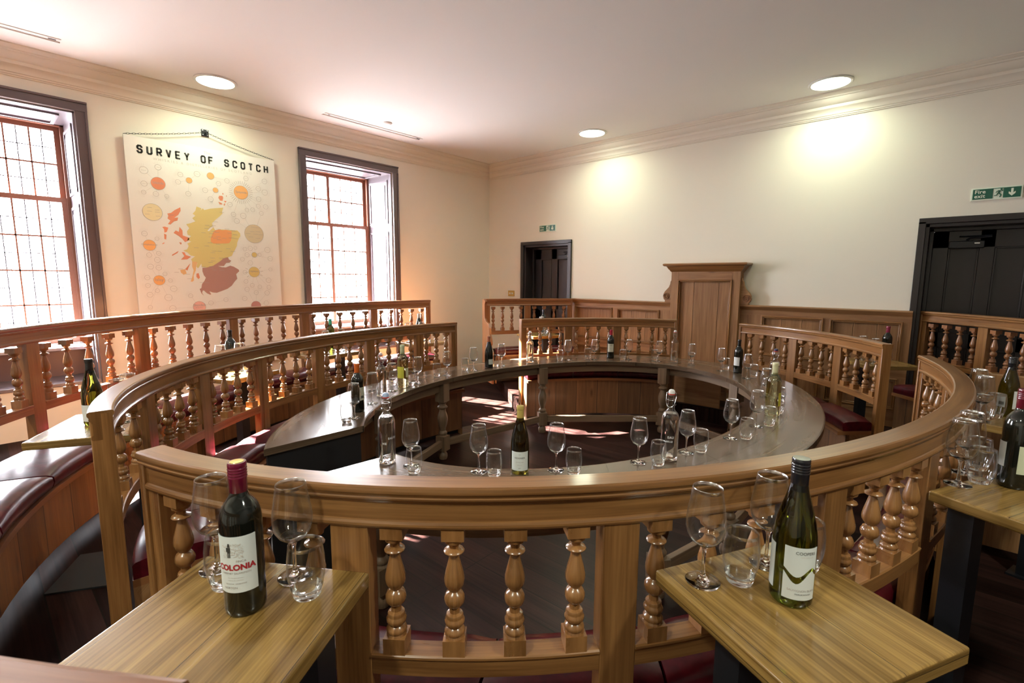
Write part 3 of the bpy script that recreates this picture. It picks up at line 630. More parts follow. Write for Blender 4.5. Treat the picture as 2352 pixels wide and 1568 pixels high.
# ---------------------------------------------------------------- benches
def crossframes(E,kin,kout,t0,t1,n):
    return [(E,kin,kout,t0+(t1-t0)*i/n) for i in range(n+1)]
def ellpt(E,k,t):
    t=math.radians(t); return (E.c[0]+k*E.a*math.cos(t),E.c[1]+k*E.b*math.sin(t))
def strip(E,kin,kout,t0,t1,sec,n,L0=0,endtaper=None,z0=0):
    """sec: list of (s 0..1 from inner to outer, z)"""
    mb=MB(); fr=[];L=0;q=None
    for i in range(n+1):
        t=t0+(t1-t0)*i/n; a=ellpt(E,kin,t); b=ellpt(E,kout,t)
        if q: L+=math.hypot(a[0]-q[0],a[1]-q[1])
        q=a; fr.append((a,b,L,t))
    m=len(sec); P=[0]; wd=math.hypot(fr[0][0][0]-fr[0][1][0],fr[0][0][1]-fr[0][1][1])
    for i in range(m): P.append(P[-1]+math.hypot((sec[(i+1)%m][0]-sec[i][0])*wd,sec[(i+1)%m][1]-sec[i][1]))
    zc=sum(z for _,z in sec)/m
    for i,(a,b,l,t) in enumerate(fr):
        k=1.0
        if endtaper: d=min(l,fr[-1][2]-l); k=1-.55*math.exp(-(d/endtaper)**2) if d<endtaper*2 else 1
        for s_,z in sec:
            zz=z if z<=zc or not endtaper else zc+(z-zc)*k
            mb.v.append((a[0]+(b[0]-a[0])*s_,a[1]+(b[1]-a[1])*s_,zz+z0))
    for i in range(n):
        for k in range(m):
            k2=(k+1)%m; l0,l1=fr[i][2]+L0,fr[i+1][2]+L0
            mb.face((i*m+k,(i+1)*m+k,(i+1)*m+k2,i*m+k2),[(l0,P[k]),(l1,P[k]),(l1,P[k+1]),(l0,P[k+1])])
    mb.face([k for k in range(m)],[(P[k],0) for k in range(m)]); mb.face([n*m+k for k in range(m)][::-1],[(P[k],0) for k in range(m)])
    return mb
CUSH=[(.0,.010),(-.02,.030),(-.01,.058),(.05,.078),(.18,.088),(.5,.092),(.82,.088),(.95,.075),(.99,.055),(.99,.0),(.02,.0)]
def bench(label,E,kin,kout,zs,t0,t1,seams,zf,group,toe=.06,cush_h=.09,lip=.003):
    mid=ellpt(E,(kin+kout)/2,(t0+t1)/2); t=thing('fixed_bench',label,'bench',(mid[0],mid[1],zf),0,group)
    zb=zs-cush_h; cuts=[t0]+list(seams)+[t1]
    for a,b in zip(cuts,cuts[1:]):
        g=.12 if b>a else -.12
        mb=strip(E,kin,kout,a+g,b-g,[(s_,z+zb) for s_,z in CUSH],max(4,int(abs(b-a)/2)),endtaper=.035); part('cushion',mb,M['leather'],t,angle=50)
    n=int(abs(t1-t0)/3)+2
    mb=strip(E,kin-lip,kout,t0,t1,[(0,zb-.028),(0,zb-.001),(1,zb-.001),(1,zb-.028)],n); part('seat_board',mb,M['pine_out'],t)
    # front planks: grain upright -> swap uv
    mb=strip(E,kin+.012,kin+.024,t0,t1,[(0,zf+toe),(0,zb-.028),(1,zb-.028),(1,zf+toe)],n)
    mb.uv=[[(y_,x_) for x_,y_ in u] for u in mb.uv]; part('front_planks',mb,M['plank_front'],t)
    mb=strip(E,kin+.05,kin+.06,t0,t1,[(0,zf),(0,zf+toe),(1,zf+toe),(1,zf)],n); part('plinth',mb,M['black'],t)
    for te in (t0,t1):
        d=.35 if te==min(t0,t1) else -.35
        mb=strip(E,kin+.012,kout,te,te+d,[(0,zf),(0,zb-.028),(1,zb-.028),(1,zf)],1); mb.uv=[[(y_,x_) for x_,y_ in u] for u in mb.uv]; part('end_panel',mb,M['pine_panel'],t)
ZS=.57
bench('burgundy leather bench behind the near curved balustrade',EI,.885,.985,ZS,-79.9,22.6,[-70,-55.5,-42.5,-30,-16,-3,10],.0,'burgundy benches of the inner ring',lip=.018)
bench('burgundy leather bench against the left inner balustrade',EI,.885,.985,ZS,169.2,262.5,[183,197,211,225.5,240,252],.0,'burgundy benches of the inner ring',lip=.018)
bench('short burgundy leather bench of the inner ring left of the tall seat back',EI,.885,.985,ZS,103.5,149,[119,134],.0,'burgundy benches of the inner ring',lip=.018)
bench('short burgundy leather bench of the inner ring beside the right-hand gap',EI,.885,.985,ZS,37.2,80.5,[52,66],.0,'burgundy benches of the inner ring',lip=.018)
ZO=1.57-.92
bench('burgundy leather bench under the windows, against the left outer balustrade',EO,.885,.985,ZO,166,268,[177,189,200,211,222,234,246,257],FZ,'burgundy benches of the outer ring')
bench('short burgundy leather bench before the far-left door and panelling',EO,.885,.95,ZO,130,151,[140],FZ,'burgundy benches of the outer ring')
bench('burgundy leather bench behind the right-hand gap, along the outer balustrade',EO,.885,.93,ZO,14,52,[28,40],FZ,'burgundy benches of the outer ring')
t=thing('bench_partition','pinkish pine partition with a wavy top behind the bottles at right edge','partition',(2.35,.72,FZ))
mb=MB(); mb.prism([(-.36,0),(.45,0),(.45,.90),(.20,.915),(-.17,.925),(-.27,.925),(-.292,.925),(-.305,.935),(-.33,.948),(-.352,.938),(-.36,.90)],-.015,.015,M4=Matrix.Translation((2.35,.72,FZ))@Matrix.Rotation(PI/2,4,'X'),gdir=PI/2)
part('partition_board',mb,M['pine_panel'],t,bevel=.004)
# ---------------------------------------------------------------- ring table
def ringpt(o,t):
    a,b=((1.54,2.172) if o else (1.143,1.657)); t=math.radians(t); return (TCx+a*math.cos(t),TCy+b*math.sin(t))
def rmix(k,t):  # k: 1 = inner ellipse, >1 scaled outward
    t=math.radians(t); return (TCx+k*1.143*math.cos(t),TCy+k*1.657*math.sin(t))
t=thing('ring_table','large ring-shaped worn oak table with turned legs in the middle of the room','table',(TCx,TCy,0))
n=110; mb=MB(); sec=[(0,.002),(-.0,.038),(.02,.040),(.98,.040),(1,.038),(1.0,.002),(.98,0),(.02,0)]
fr=[];L=0;q=None
for i in range(n+1):
    f=i/n; to=-89.7+f*(252.2+89.7); ti=-87.3+f*(246.2+87.3); a=ringpt(0,ti); b=ringpt(1,to); c2=((a[0]+b[0])/2,(a[1]+b[1])/2)
    if q: L+=math.hypot(c2[0]-q[0],c2[1]-q[1])
    q=c2; fr.append((a,b,L))
m=len(sec); P=[.43,.40,.39,.01,0.0,-.03,-.05,-.42,-.45]
for a,b,l in fr:
    for s_,z in sec: mb.v.append((a[0]+(b[0]-a[0])*s_,a[1]+(b[1]-a[1])*s_,.68+z))
for i in range(n):
    for k in range(m):
        k2=(k+1)%m; mb.face((i*m+k,(i+1)*m+k,(i+1)*m+k2,i*m+k2),[(fr[i][2],P[k]),(fr[i+1][2],P[k]),(fr[i+1][2],P[k+1]),(fr[i][2],P[k+1])])
mb.face(list(range(m)),[(s_*.4,z) for s_,z in sec]); mb.face([n*m+k for k in range(m)][::-1],[(s_*.4,z) for s_,z in sec][::-1])
part('tabletop',mb,M['ring'],t,smooth=False)
EA=Ell(TCx,TCy,1.143*1.05,1.657*1.05); EB=Ell(TCx,TCy,1.143*1.26,1.657*1.26)
for E_,a,b in ((EA,-86,245),(EB,-88,250)):
    mb=MB(); mb.sweep(E_.frames(a,b,.679,80),[(-.012,0),(.012,0),(.012,-.075),(-.012,-.075)]); part('apron',mb,M['ring_dark'],t)
LEGS=[(-1.318,-.152),(-1.144,1.021),(-.24,1.86),(.55,1.60),(1.03,.80),(1.03,-.02),(.90,-.64),(-.05,-1.60),(-.98,-.98)]
def leg_mesh():
    mb=MB(); mb.box((0,0,.60),(.088,.088,.16),grain=2); mb.box((0,0,.15),(.088,.088,.13),grain=2)
    mb.lathe([(.020,0),(.034,.006),(.040,.03),(.038,.05),(.026,.070),(.024,.078),(.040,.084),(.044,.092)],20)
    mb.lathe([(.044,.208),(.043,.214),(.030,.222),(.036,.230),(.038,.242),(.032,.252),(.024,.262),(.026,.280),(.036,.310),(.043,.345),(.044,.375),(.038,.405),(.028,.432),(.026,.450),(.032,.458),(.042,.464),(.044,.472),(.038,.480),(.028,.486),(.027,.500),(.036,.508),(.043,.518),(.044,.528)],20)
    return mb.mesh('table_leg',M['ring_dark'],angle=40)
LM=leg_mesh()
for x,y in LEGS: link('leg',LM,t,(x-TCx,y-TCy,0),math.atan2(y-TCy,x-TCx))
order=[8,0,1,2,3,4,5,6]
for a,b in zip(order,order[1:]):
    A=Vector((*LEGS[a],.15)); B=Vector((*LEGS[b],.15)); d=(B-A); L=d.length-.085; mb=MB(); mb.box(tuple((A+B)/2),(L,.034,.062),rz=math.atan2(d.y,d.x),grain=0); part('stretcher',mb,M['ring_dark'],t,bevel=.003)
# dark boarded ends either side of the gap
for (ta,tb) in ((-87.3,-89.7),(246.2,252.2)):
    a=Vector((*ringpt(0,ta),0)); b=Vector((*ringpt(1,tb),0)); d=(b-a).normalized(); a+=d*.015; b-=d*.02; nrm=Vector((-d.y,d.x,0)); s=1 if ta<0 else -1
    if (Vector((TCx,TCy,0))-a).length>0: pass
    c2=(a+b)/2+ (Vector((1,0,0)) if ta<0 else Vector((-1,0,0)))*.02
    mb=MB(); mb.box((c2.x,c2.y,.34),((b-a).length,.02,.68),rz=math.atan2(d.y,d.x)); part('end_panel',mb,M['boxblack'],t)
# ---------------------------------------------------------------- small square tables
def cafe_table(K,e1,e2,size,ztop,label,po=(0,0)):
    e1=Vector((*e1,0)).normalized(); e2=Vector((*e2,0)).normalized(); s1,s2=(size if isinstance(size,tuple) else (size,size))
    K=Vector((*K,0)); c=K+e1*s1/2+e2*s2/2; an=math.atan2(e1.y,e1.x)
    t=thing('cafe_table',label,'table',(c.x,c.y,FZ),an,'small square wooden tables of the outer ring')
    mb=MB(); mb.box((0,0,ztop-FZ-.0175),(s1,s2,.035),grain=1 if s2>=s1 else 0); me=mb.mesh('tabletop',M['cafe']); o=link('tabletop',me,t)
    b=o.modifiers.new('bevel','BEVEL'); b.width=.005; b.segments=3; b.limit_method='ANGLE'
    mb=MB(); mb.box((po[0],po[1],(ztop-FZ-.035)/2),(.065,.065,ztop-FZ-.037)); link('column',mb.mesh('column',M['black']),t)
    mb=MB(); mb.box((po[0],po[1],.005),(.12,.12,.010)); link('foot_plate',mb.mesh('foot_plate',M['black']),t)
    return t
ZF,ZB=.92,.87
cafe_table((.946,-2.262),(-.329,-.212),(.545,-.838),(.405,.50),ZF,'square waxed wooden table at the bottom left with the maroon-capped red wine',po=(-0.132, -0.129))
cafe_table((1.429,-1.799),(.46,.886),(.816,-.577),(.385,.392),ZF,'square waxed wooden table at the bottom right with the black-capped green bottle',po=(-0.082, 0.054))
cafe_table((1.861,-.846),(.90,-.43),(.43,.90),(.42,.45),ZF,'square wooden table cut by the right edge, red-capped dark bottle on it',po=(-0.14, -0.155))
cafe_table((2.02,.27),(.95,-.30),(.30,.95),(.42,.42),ZF,'square wooden table behind the one at the right edge, green bottle on it',po=(-0.047, 0.04))
cafe_table((-1.004,-2.709),(.48,.877),(-.88,.476),(.42,.46),ZB,'sunlit square wooden table at far left below the first window',po=(0.093, 0.16))
cafe_table((-1.749,-1.646),(-.92,-.39),(-.39,.92),(.42,.42),ZB,'square wooden table behind left inner balustrade, in front of the chart wall',po=(0.0, -0.04))
cafe_table((-2.33,-.328),(.185,-.983),(-.983,-.185),(.46,.42),ZB,'square wooden table left of the second window with the teal-capped bottle',po=(-0.053, 0.14))
cafe_table((-2.306,.303),(.1,.99),(-.99,.1),(.40,.40),ZB,'square wooden table by the second window with the silver-capped bottle',po=(0.0, 0.111))
cafe_table((-1.879,1.76),(.35,.94),(-.94,.35),(.42,.42),ZB,'square wooden table before the far-left door, seen through the short balustrade',po=(0.0, -0.12))
cafe_table((1.408,2.146),(.8,.6),(-.6,.8),(.42,.42),ZB,'square wooden table at far right behind the short balustrade, by the panelling',po=(-0.047, 0.12))
M['redink']=plain('dark_red_ink',(.42,.02,.03),.6)
# ---- glassware
def g_wine():
    t=thing('wine_glass','','wine glass')
    def lat(nm,prof,cb=False,ct=False):
        mb=MB(); mb.lathe(prof,28,close_b=cb,close_t=ct)
        if nm=='bowl': mb.m=[1 if i//28>=2 and i//28<len(prof)-4 and not 9<=i//28<=11 else (2 if 9<=i//28<=11 else 0) for i in range(len(mb.f))]
        link(nm,mb.mesh(nm,[M['glass'],M['thin'],M['rim']],angle=60),t)
    lat('foot',[(.0005,.0008),(.030,.0006),(.0355,.0008),(.0362,.0022),(.0350,.0038),(.022,.0062),(.011,.0090),(.0062,.014),(.0046,.020)])
    lat('stem',[(.0046,.020),(.0038,.035),(.0036,.050),(.0040,.066),(.0052,.076),(.0080,.0825)])
    lat('bowl',[(.0080,.0825),(.0170,.087),(.0280,.096),(.0365,.110),(.0405,.126),(.0408,.142),(.0385,.162),(.0350,.184),(.0315,.206),(.0309,.2135),(.0303,.2148),(.0295,.2140),(.0292,.206),(.0334,.184),(.0371,.162),(.0394,.142),(.0391,.126),(.0350,.111),(.0262,.0985),(.0150,.0905),(.0040,.0882),(.0003,.0880)])
    return t
def g_tumbler():
    mb=MB(); mb.lathe([(.0005,.0012),(.018,.0008),(.0245,.0015),(.0268,.006),(.0300,.020),(.0345,.042),(.0362,.060),(.0355,.080),(.0325,.105),(.0318,.1115),(.0311,.1128),(.0303,.1118),(.0307,.105),(.0339,.080),(.0346,.060),(.0330,.043),(.0282,.024),(.0235,.0165),(.0150,.0140),(.0004,.0132)],28)
    mb.m=[1 if 4<=i//28<=17 and not 10<=i//28<=11 else (2 if 10<=i//28<=11 else 0) for i in range(len(mb.f))]
    return mb.mesh('tumbler',[M['glass'],M['thin'],M['rim']],angle=60)
WG=g_wine(); TUM=g_tumbler(); used={}
def wine_glass(x,y,z,label,group,s=1.0):
    if 'w' not in used: o=WG; used['w']=1
    else: o=copy_tree(WG)
    o.location=(x,y,z); o.rotation_euler=(0,0,random.random()*6); o.scale=(s,s,s); o['label']=label; o['group']=group; return o
def tumbler(x,y,z,label,group,s=1.0):
    o=link('tumbler',TUM,None,(x,y,z),random.random()*6); o.scale=(s,s,s); return tag(o,label,'tumbler',group)
BORD=[(.0005,.004),(.020,.002),(.034,.001),(.0372,.006),(.0378,.016),(.0378,.186),(.0365,.200),(.0325,.214),(.0250,.226),(.0180,.236),(.0150,.248),(.0142,.262),(.0142,.294),(.0150,.2945),(.0152,.2985),(.0005,.2990)]
BURG=[(.0005,.004),(.022,.002),(.036,.001),(.0398,.007),(.0403,.018),(.0403,.128),(.0392,.148),(.0355,.172),(.0295,.196),(.0235,.217),(.0185,.236),(.0158,.252),(.0146,.266),(.0142,.294),(.0150,.2945),(.0152,.2985),(.0005,.2990)]
def bottle(x,y,z,kind,glassm,capcol,label,group,ang,cap='foil',cz=.236,labels=(),s=1.0,name='wine_bottle',clear=False):
    """labels: dicts(a=centre angle deg, w=half width deg, z0,z1,col, text=[(str,size,z,colour)])"""
    t=thing(name,label,'bottle',(x,y,z),math.radians(ang),group); t.scale=(s,s,s)
    prof=BORD if kind=='bord' else BURG
    mb=MB(); mb.lathe(prof,32); link('bottle_body',mb.mesh('bottle_body',glassm,angle=60),t)
    R=.0405 if kind!='bord' else .0381
    if cap:
        cm=colm('capsule_%02x%02x%02x'%tuple(int(c*255) for c in capcol),capcol,.22,.4)
        if cap=='screw':
            pr=[(.0158,.236),(.0160,.2362),(.0163,.268),(.0165,.2685)]
            for k in range(4): zz=.2705+k*.0055; pr+=[(.0163,zz),(.0172,zz+.0015),(.0172,zz+.0035),(.0163,zz+.005)]
            pr+=[(.0168,.2935),(.0168,.3000),(.0158,.3025),(.0005,.3027)]
        else:
            pr=[(.0158 if kind=='bord' else .0172,cz),(.0162 if kind=='bord' else .0176,cz+.0005),(.0150,.262),(.0148,.284),(.0165,.2855),(.0166,.2935),(.0158,.2985),(.0150,.3010),(.0005,.3015)]
        mb=MB(); mb.lathe(pr,28); c_=link('capsule',mb.mesh('capsule',cm,angle=45),t)
        if cap=='screw' and capcol[0]>.15:
            mb=MB(); mb.lathe([(.0125,.3028),(.0120,.3034),(.0005,.3036)],24); link('cap_medallion',mb.mesh('cap_medallion',M['brass']),c_)
    for lb in labels:
        a0,a1=math.radians(lb['a']-lb['w']),math.radians(lb['a']+lb['w']); mb=MB(); n=14
        top_=lb.get('top'); bot=lb.get('bot')
        for r_ in (R+.0006,):
            b=len(mb.v)
            for i in range(n+1):
                an=a0+(a1-a0)*i/n; f=i/n
                zt=lb['z1'](f) if callable(lb['z1']) else lb['z1']; z0=lb['z0'](f) if callable(lb['z0']) else lb['z0']
                for rr,zz in ((r_,z0),(r_,zt),(r_-.0004,zt),(r_-.0004,z0)): mb.v.append((rr*math.cos(an),rr*math.sin(an),zz))
            for i in range(n):
                for k in range(4): k2=(k+1)%4; mb.face((b+i*4+k,b+(i+1)*4+k,b+(i+1)*4+k2,b+i*4+k2),[(0,0)]*4)
            mb.face((b,b+1,b+2,b+3),[(0,0)]*4); e_=b+n*4; mb.face((e_+3,e_+2,e_+1,e_),[(0,0)]*4)
        lo=link('label',mb.mesh('label',colm('label_%02x%02x%02x'%tuple(int(c*255) for c in lb['col']),lb['col'],.55)),t)
        for tx in lb.get('text',()):
            st,sz,zz,cn=tx[:4]; off=tx[4] if len(tx)>4 else 0
            me=text_mesh(st,sz,'CENTER',1.0,tx[5] if len(tx)>5 else 0,M[cn],wrap=(R+.0010,zz)); o=link('lettering',me,lo); o.rotation_euler=(0,0,math.radians(lb['a']+off))
        if lb.get('bars'):
            mb=MB()
            for k in range(13):
                an=math.radians(lb['a']+lb['bars'])+(k-6)*.0018/R
                c_,s_=math.cos(an),math.sin(an); mb.box(((R+.0009)*c_,(R+.0009)*s_,lb['z0']+.02),(.0004,.0006+.0007*((k*7)%3)/2,.016),rz=an)
            o=link('barcode',mb.mesh('barcode',M['ink']),lo)
        if lb.get('scene'):
            # hazy vineyard vignette with a standing worker
            random.seed(3); mb=MB()
            for k in range(170):
                aa=random.uniform(-.55,.45); zz=random.uniform(.128,.156)-abs(aa)*.008; an=math.radians(lb['a'])+aa; c_,s_=math.cos(an),math.sin(an)
                mb.box(((R+.0008)*c_,(R+.0008)*s_,zz),(.0003,random.uniform(.001,.003),random.uniform(.0006,.0016)),rz=an)
            o=link('vineyard_drawing',mb.mesh('vineyard_drawing',M['paleink']),lo)
            mb=MB()
            for dz,w_,h_,da in ((.150,.0045,.004,0),(.1535,.0035,.003,.0),(.142,.0060,.011,0),(.132,.0020,.010,-.04),(.132,.0020,.010,.04),(.143,.0018,.008,-.11)):
                an=math.radians(lb['a'])-.22+da; c_,s_=math.cos(an),math.sin(an); mb.box(((R+.0010)*c_,(R+.0010)*s_,dz),(.0003,w_,h_),rz=an)
            link('worker_drawing',mb.mesh('worker_drawing',M['ink']),lo)
    return t
SW=[(.0005,.006),(.020,.003),(.033,.002),(.0360,.006),(.0368,.014),(.0368,.180),(.0355,.196),(.0300,.210),(.0210,.219),(.0160,.226),(.0146,.236),(.0142,.262),(.0150,.265),(.0160,.270),(.0160,.274),(.0150,.277),(.0150,.292),(.0142,.294),(.0120,.293),(.0118,.262),(.0124,.236),(.0140,.228),(.0190,.221),(.0285,.2115),(.0335,.199),(.0345,.186),(.0345,.020),(.0325,.014),(.0200,.012),(.0005,.011)]
def swing_bottle(x,y,z,label,group,ang,stop=(.80,.80,.80),wz=.215,s=1.0,text=None):
    t=thing('swing_top_bottle',label,'bottle',(x,y,z),math.radians(ang),group); t.scale=(s,s,s)
    mb=MB(); mb.lathe(SW,28); mb.m=[1 if 4<=i//28<=24 else 0 for i in range(len(mb.f))]; link('bottle_body',mb.mesh('bottle_body',[M['glass'],M['thin']],angle=60),t)
    wp=[(.0005,.0112),(.0200,.0122),(.0324,.0142),(.0344,.020),(.0344,.186),(.0334,.198)]
    if wz>.2: wp+=[(.0270,.2115),(.0005,.2116)]
    else: wp=[p for p in wp if p[1]<wz]+[(.0344,wz),(.0005,wz)]
    mb=MB(); mb.lathe(wp,24); link('water',mb.mesh('water',M['water'],angle=60),t)
    cm=colm('stopper_%02x%02x%02x'%tuple(int(c*255) for c in stop),stop,.35)
    mb=MB(); mb.lathe([(.0005,.290),(.0110,.290),(.0135,.2945),(.0140,.298),(.0140,.306),(.0115,.312),(.0070,.315),(.0005,.3155)],20); st=link('stopper',mb.mesh('stopper',cm),t)
    mb=MB(); mb.lathe([(.0125,.2915),(.0150,.2930),(.0150,.2965),(.0130,.2978)],20); q=link('rubber_seal',mb.mesh('rubber_seal',colm('red_rubber',(.55,.05,.03),.5)),st)
    mb=MB(); r=.0008
    for s_ in (-1,1):
        mb.tube([(0,s_*.0145,.304),(0,s_*.0200,.300),(.004,s_*.0215,.285),(.012,s_*.0200,.266),(.015,s_*.0170,.254),(.013,s_*.0165,.248)],r); mb.tube([(0,s_*.0168,.270),(-.006,s_*.0180,.262),(-.012,s_*.0165,.250),(-.004,s_*.0175,.245),(.010,s_*.0170,.248)],r)
    mb.tube([(.0165*math.cos(a*PI/8),.0165*math.sin(a*PI/8),.270) for a in range(16)],r,closed=True)
    mb.tube([(.015,-.0170,.254),(.022,-.010,.244),(.0235,0,.240),(.022,.010,.244),(.015,.0170,.254)],r)
    link('wire_bail',mb.mesh('wire_bail',M['steel']),t)
    if text:
        for st_,sz,zz,da in text:
            me=text_mesh(st_,sz,'CENTER',1.1,.0003,M['lettergrey'],wrap=(.0371,zz)); o=link('lettering',me,t); o.rotation_euler=(0,0,math.radians(da))
    return t
M['lettergrey']=plain('moulded_glass_letter',(.75,.77,.80),.25)
wine_glass(-0.783,-1.291,0.72,'wine glass nearest the left end of the ring table, before the orange-capped bottle','wine glasses on the ring table',1.0)
tumbler(-0.735,-1.371,0.72,'tumbler at the left end of the ring table, left of its first wine glass','tumblers on the ring table',1.0)
wine_glass(-1.004,-1.027,0.72,'wine glass on the ring table just right of the orange-capped bottle','wine glasses on the ring table',1.0)
wine_glass(-1.222,-0.717,0.72,'wine glass on the ring table left of the yellow-labelled bottle','wine glasses on the ring table',1.0)
tumbler(-1.394,-0.587,0.72,'tumbler on the ring table behind the yellow-labelled bottle, window side','tumblers on the ring table',1.0)
tumbler(-1.2844,-0.4982,0.72,'tumbler directly right of the yellow-labelled bottle on the ring table','tumblers on the ring table',1.0)
wine_glass(-1.321,-0.405,0.72,'first wine glass right of the yellow-labelled bottle on the ring table','wine glasses on the ring table',1.0)
tumbler(-1.417,-0.126,0.72,'tumbler on the ring table, left of the second glass past the yellow-labelled bottle','tumblers on the ring table',1.0)
wine_glass(-1.383,-0.041,0.72,'second wine glass past the yellow-labelled bottle on the ring table','wine glasses on the ring table',1.0)
tumbler(-1.451,0.235,0.72,'tumbler on the ring table, second one left of the copper-capped bottle','tumblers on the ring table',1.0)
wine_glass(-1.392,0.291,0.72,'wine glass left of the copper-capped dark bottle on the ring table','wine glasses on the ring table',1.0)
tumbler(-1.3801,0.5728,0.72,'tumbler tucked right behind the copper-capped dark bottle on the ring table','tumblers on the ring table',1.0)
wine_glass(-1.3743,0.6534,0.72,'wine glass right of the copper-capped dark bottle on the ring table','wine glasses on the ring table',1.0)
tumbler(-1.128,1.286,0.72,'tumbler on the far ring table, first right of the clear bottle by the corner gap','tumblers on the ring table',1.0)
wine_glass(-1.084,1.366,0.72,'first wine glass right of the clear bottle by the corner gap, far ring table','wine glasses on the ring table',1.0)
tumbler(-0.9841,1.5961,0.72,'tumbler on the far ring table, just left of the red-capped bottle pair of glasses','tumblers on the ring table',1.0)
wine_glass(-0.904,1.5988,0.72,'wine glass just left of the red-capped bottle on the far ring table','wine glasses on the ring table',1.0)
tumbler(-0.6684,1.7821,0.72,'tumbler just right of the red-capped bottle on the far ring table','tumblers on the ring table',1.0)
wine_glass(-0.6365,1.855,0.72,'wine glass just right of the red-capped bottle on the far ring table','wine glasses on the ring table',1.0)
tumbler(-0.4127,2.0079,0.72,'tumbler left of the clear bottle standing before the tall seat back','tumblers on the ring table',1.0)
wine_glass(-0.3465,1.961,0.72,'wine glass left of the clear bottle standing before the tall seat back','wine glasses on the ring table',1.0)
wine_glass(-0.013,1.992,0.72,'wine glass before the middle of the tall seat back, overlapping a tumbler','wine glasses on the ring table',1.0)
tumbler(-0.057,2.091,0.72,'tumbler before the middle of the tall seat back, behind a wine glass','tumblers on the ring table',1.0)
wine_glass(0.31,1.881,0.72,'wine glass left of the black-capped white-labelled bottle on the ring table','wine glasses on the ring table',1.0)
tumbler(0.331,1.962,0.72,'tumbler left of the black-capped white-labelled bottle on the ring table','tumblers on the ring table',1.0)
wine_glass(0.606,1.66,0.72,'wine glass right of the black-capped white-labelled bottle on the ring table','wine glasses on the ring table',1.0)
tumbler(0.633,1.764,0.72,'tumbler right of the black-capped white-labelled bottle on the ring table','tumblers on the ring table',1.0)
wine_glass(0.917,1.027,0.72,'wine glass left of the pale-capped straw-coloured bottle, rear of three','wine glasses on the ring table',1.0)
wine_glass(1.0229,0.6401,0.72,'wine glass left of the pale-capped straw-coloured bottle, middle of three','wine glasses on the ring table',1.0)
wine_glass(1.079,0.21,0.72,'wine glass before the pale-capped straw-coloured bottle, nearest of three','wine glasses on the ring table',1.0)
tumbler(1.041,0.903,0.72,'tumbler behind the straw-coloured bottle at the right of the ring table','tumblers on the ring table',1.0)
tumbler(1.1003,0.6193,0.72,'tumbler right of the straw-coloured bottle at the right of the ring table','tumblers on the ring table',1.0)
tumbler(1.131,0.282,0.72,'tumbler in front of the straw-coloured bottle at the right of the ring table','tumblers on the ring table',1.0)
wine_glass(1.039,-0.115,0.72,'wine glass at the inner edge of the near right ring table, left of a tumbler','wine glasses on the ring table',1.0)
tumbler(1.105,-0.065,0.72,'tumbler on the near right ring table between two wine glasses','tumblers on the ring table',1.0)
wine_glass(0.9529,-0.4971,0.72,'wine glass just right of the near white-stoppered water bottle','wine glasses on the ring table',1.0)
tumbler(0.9997,-0.4317,0.72,'tumbler right of the large near water bottle with white stopper','tumblers on the ring table',1.0)
tumbler(0.92,-0.741,0.72,'tumbler just left of the large near water bottle with white stopper','tumblers on the ring table',1.0)
wine_glass(0.84,-0.778,0.72,'wine glass left of the large near water bottle with white stopper','wine glasses on the ring table',1.0)
tumbler(0.691,-1.09,0.72,'tumbler on the near ring table right of the gold-capped bottle','tumblers on the ring table',1.0)
wine_glass(0.613,-1.115,0.72,'wine glass on the near ring table right of the gold-capped bottle','wine glasses on the ring table',1.0)
tumbler(0.4493,-1.3445,0.72,'tumbler on the near ring table left of the gold-capped bottle','tumblers on the ring table',1.0)
wine_glass(0.3705,-1.3597,0.72,'wine glass on the near ring table left of the gold-capped bottle','wine glasses on the ring table',1.0)
tumbler(0.1645,-1.5564,0.72,'tumbler right of the near-left water bottle with blue stopper','tumblers on the ring table',1.0)
wine_glass(0.0924,-1.5187,0.72,'wine glass right of the near-left water bottle with blue stopper','wine glasses on the ring table',1.0)
bottle(-0.908,-1.193,0.72,'bord',M['darkglass'],(0.62, 0.13, 0.02),'dark red wine bottle with bright orange capsule, left part of the ring table','wine bottles on the ring table',-30.2,cap='foil',cz=0.243,labels=[dict(a=55,w=38,z0=.075,z1=.155,col=(.62,.62,.50),bars=-12)],s=1.04)
bottle(-1.2833,-0.5775,0.72,'bord',M['straw'],(0.6, 0.66, 0.42),'clear white wine bottle with a yellow label, left part of the ring table','wine bottles on the ring table',-35.3,cap='foil',cz=0.236,labels=[dict(a=-30,w=40,z0=.07,z1=.150,col=(.80,.80,.10)),dict(a=52,w=22,z0=.075,z1=.14,col=(.70,.72,.50),bars=0)],s=1.113)
bottle(-1.3919,0.4945,0.72,'burg',M['darkglass'],(0.42, 0.14, 0.07),'dark sloping-shouldered bottle with copper capsule by the corner gap, on the ring table','wine bottles on the ring table',-45.5,cap='foil',cz=0.236,labels=[dict(a=30,w=35,z0=.035,z1=.085,col=(.66,.70,.64))],s=1.007)
bottle(-0.831,1.807,0.72,'bord',M['darkglass'],(0.4, 0.01, 0.04),'dark red wine bottle with red capsule and cream label on the far ring table','wine bottles on the ring table',-59.8,cap='foil',cz=0.236,labels=[dict(a=0,w=48,z0=.07,z1=.155,col=(.72,.71,.58),text=[('LUSSAC',.010,.135,'ink'),('-',.03,.10,'midink')])],s=1.03)
bottle(0.463,1.879,0.72,'bord',M['darkglass'],(0.012, 0.012, 0.014),'dark wine bottle with black capsule and plain white label, right of the tall seat back','wine bottles on the ring table',-73.5,cap='foil',cz=0.236,labels=[dict(a=-25,w=40,z0=.07,z1=.145,col=(.82,.83,.82))],s=1.027)
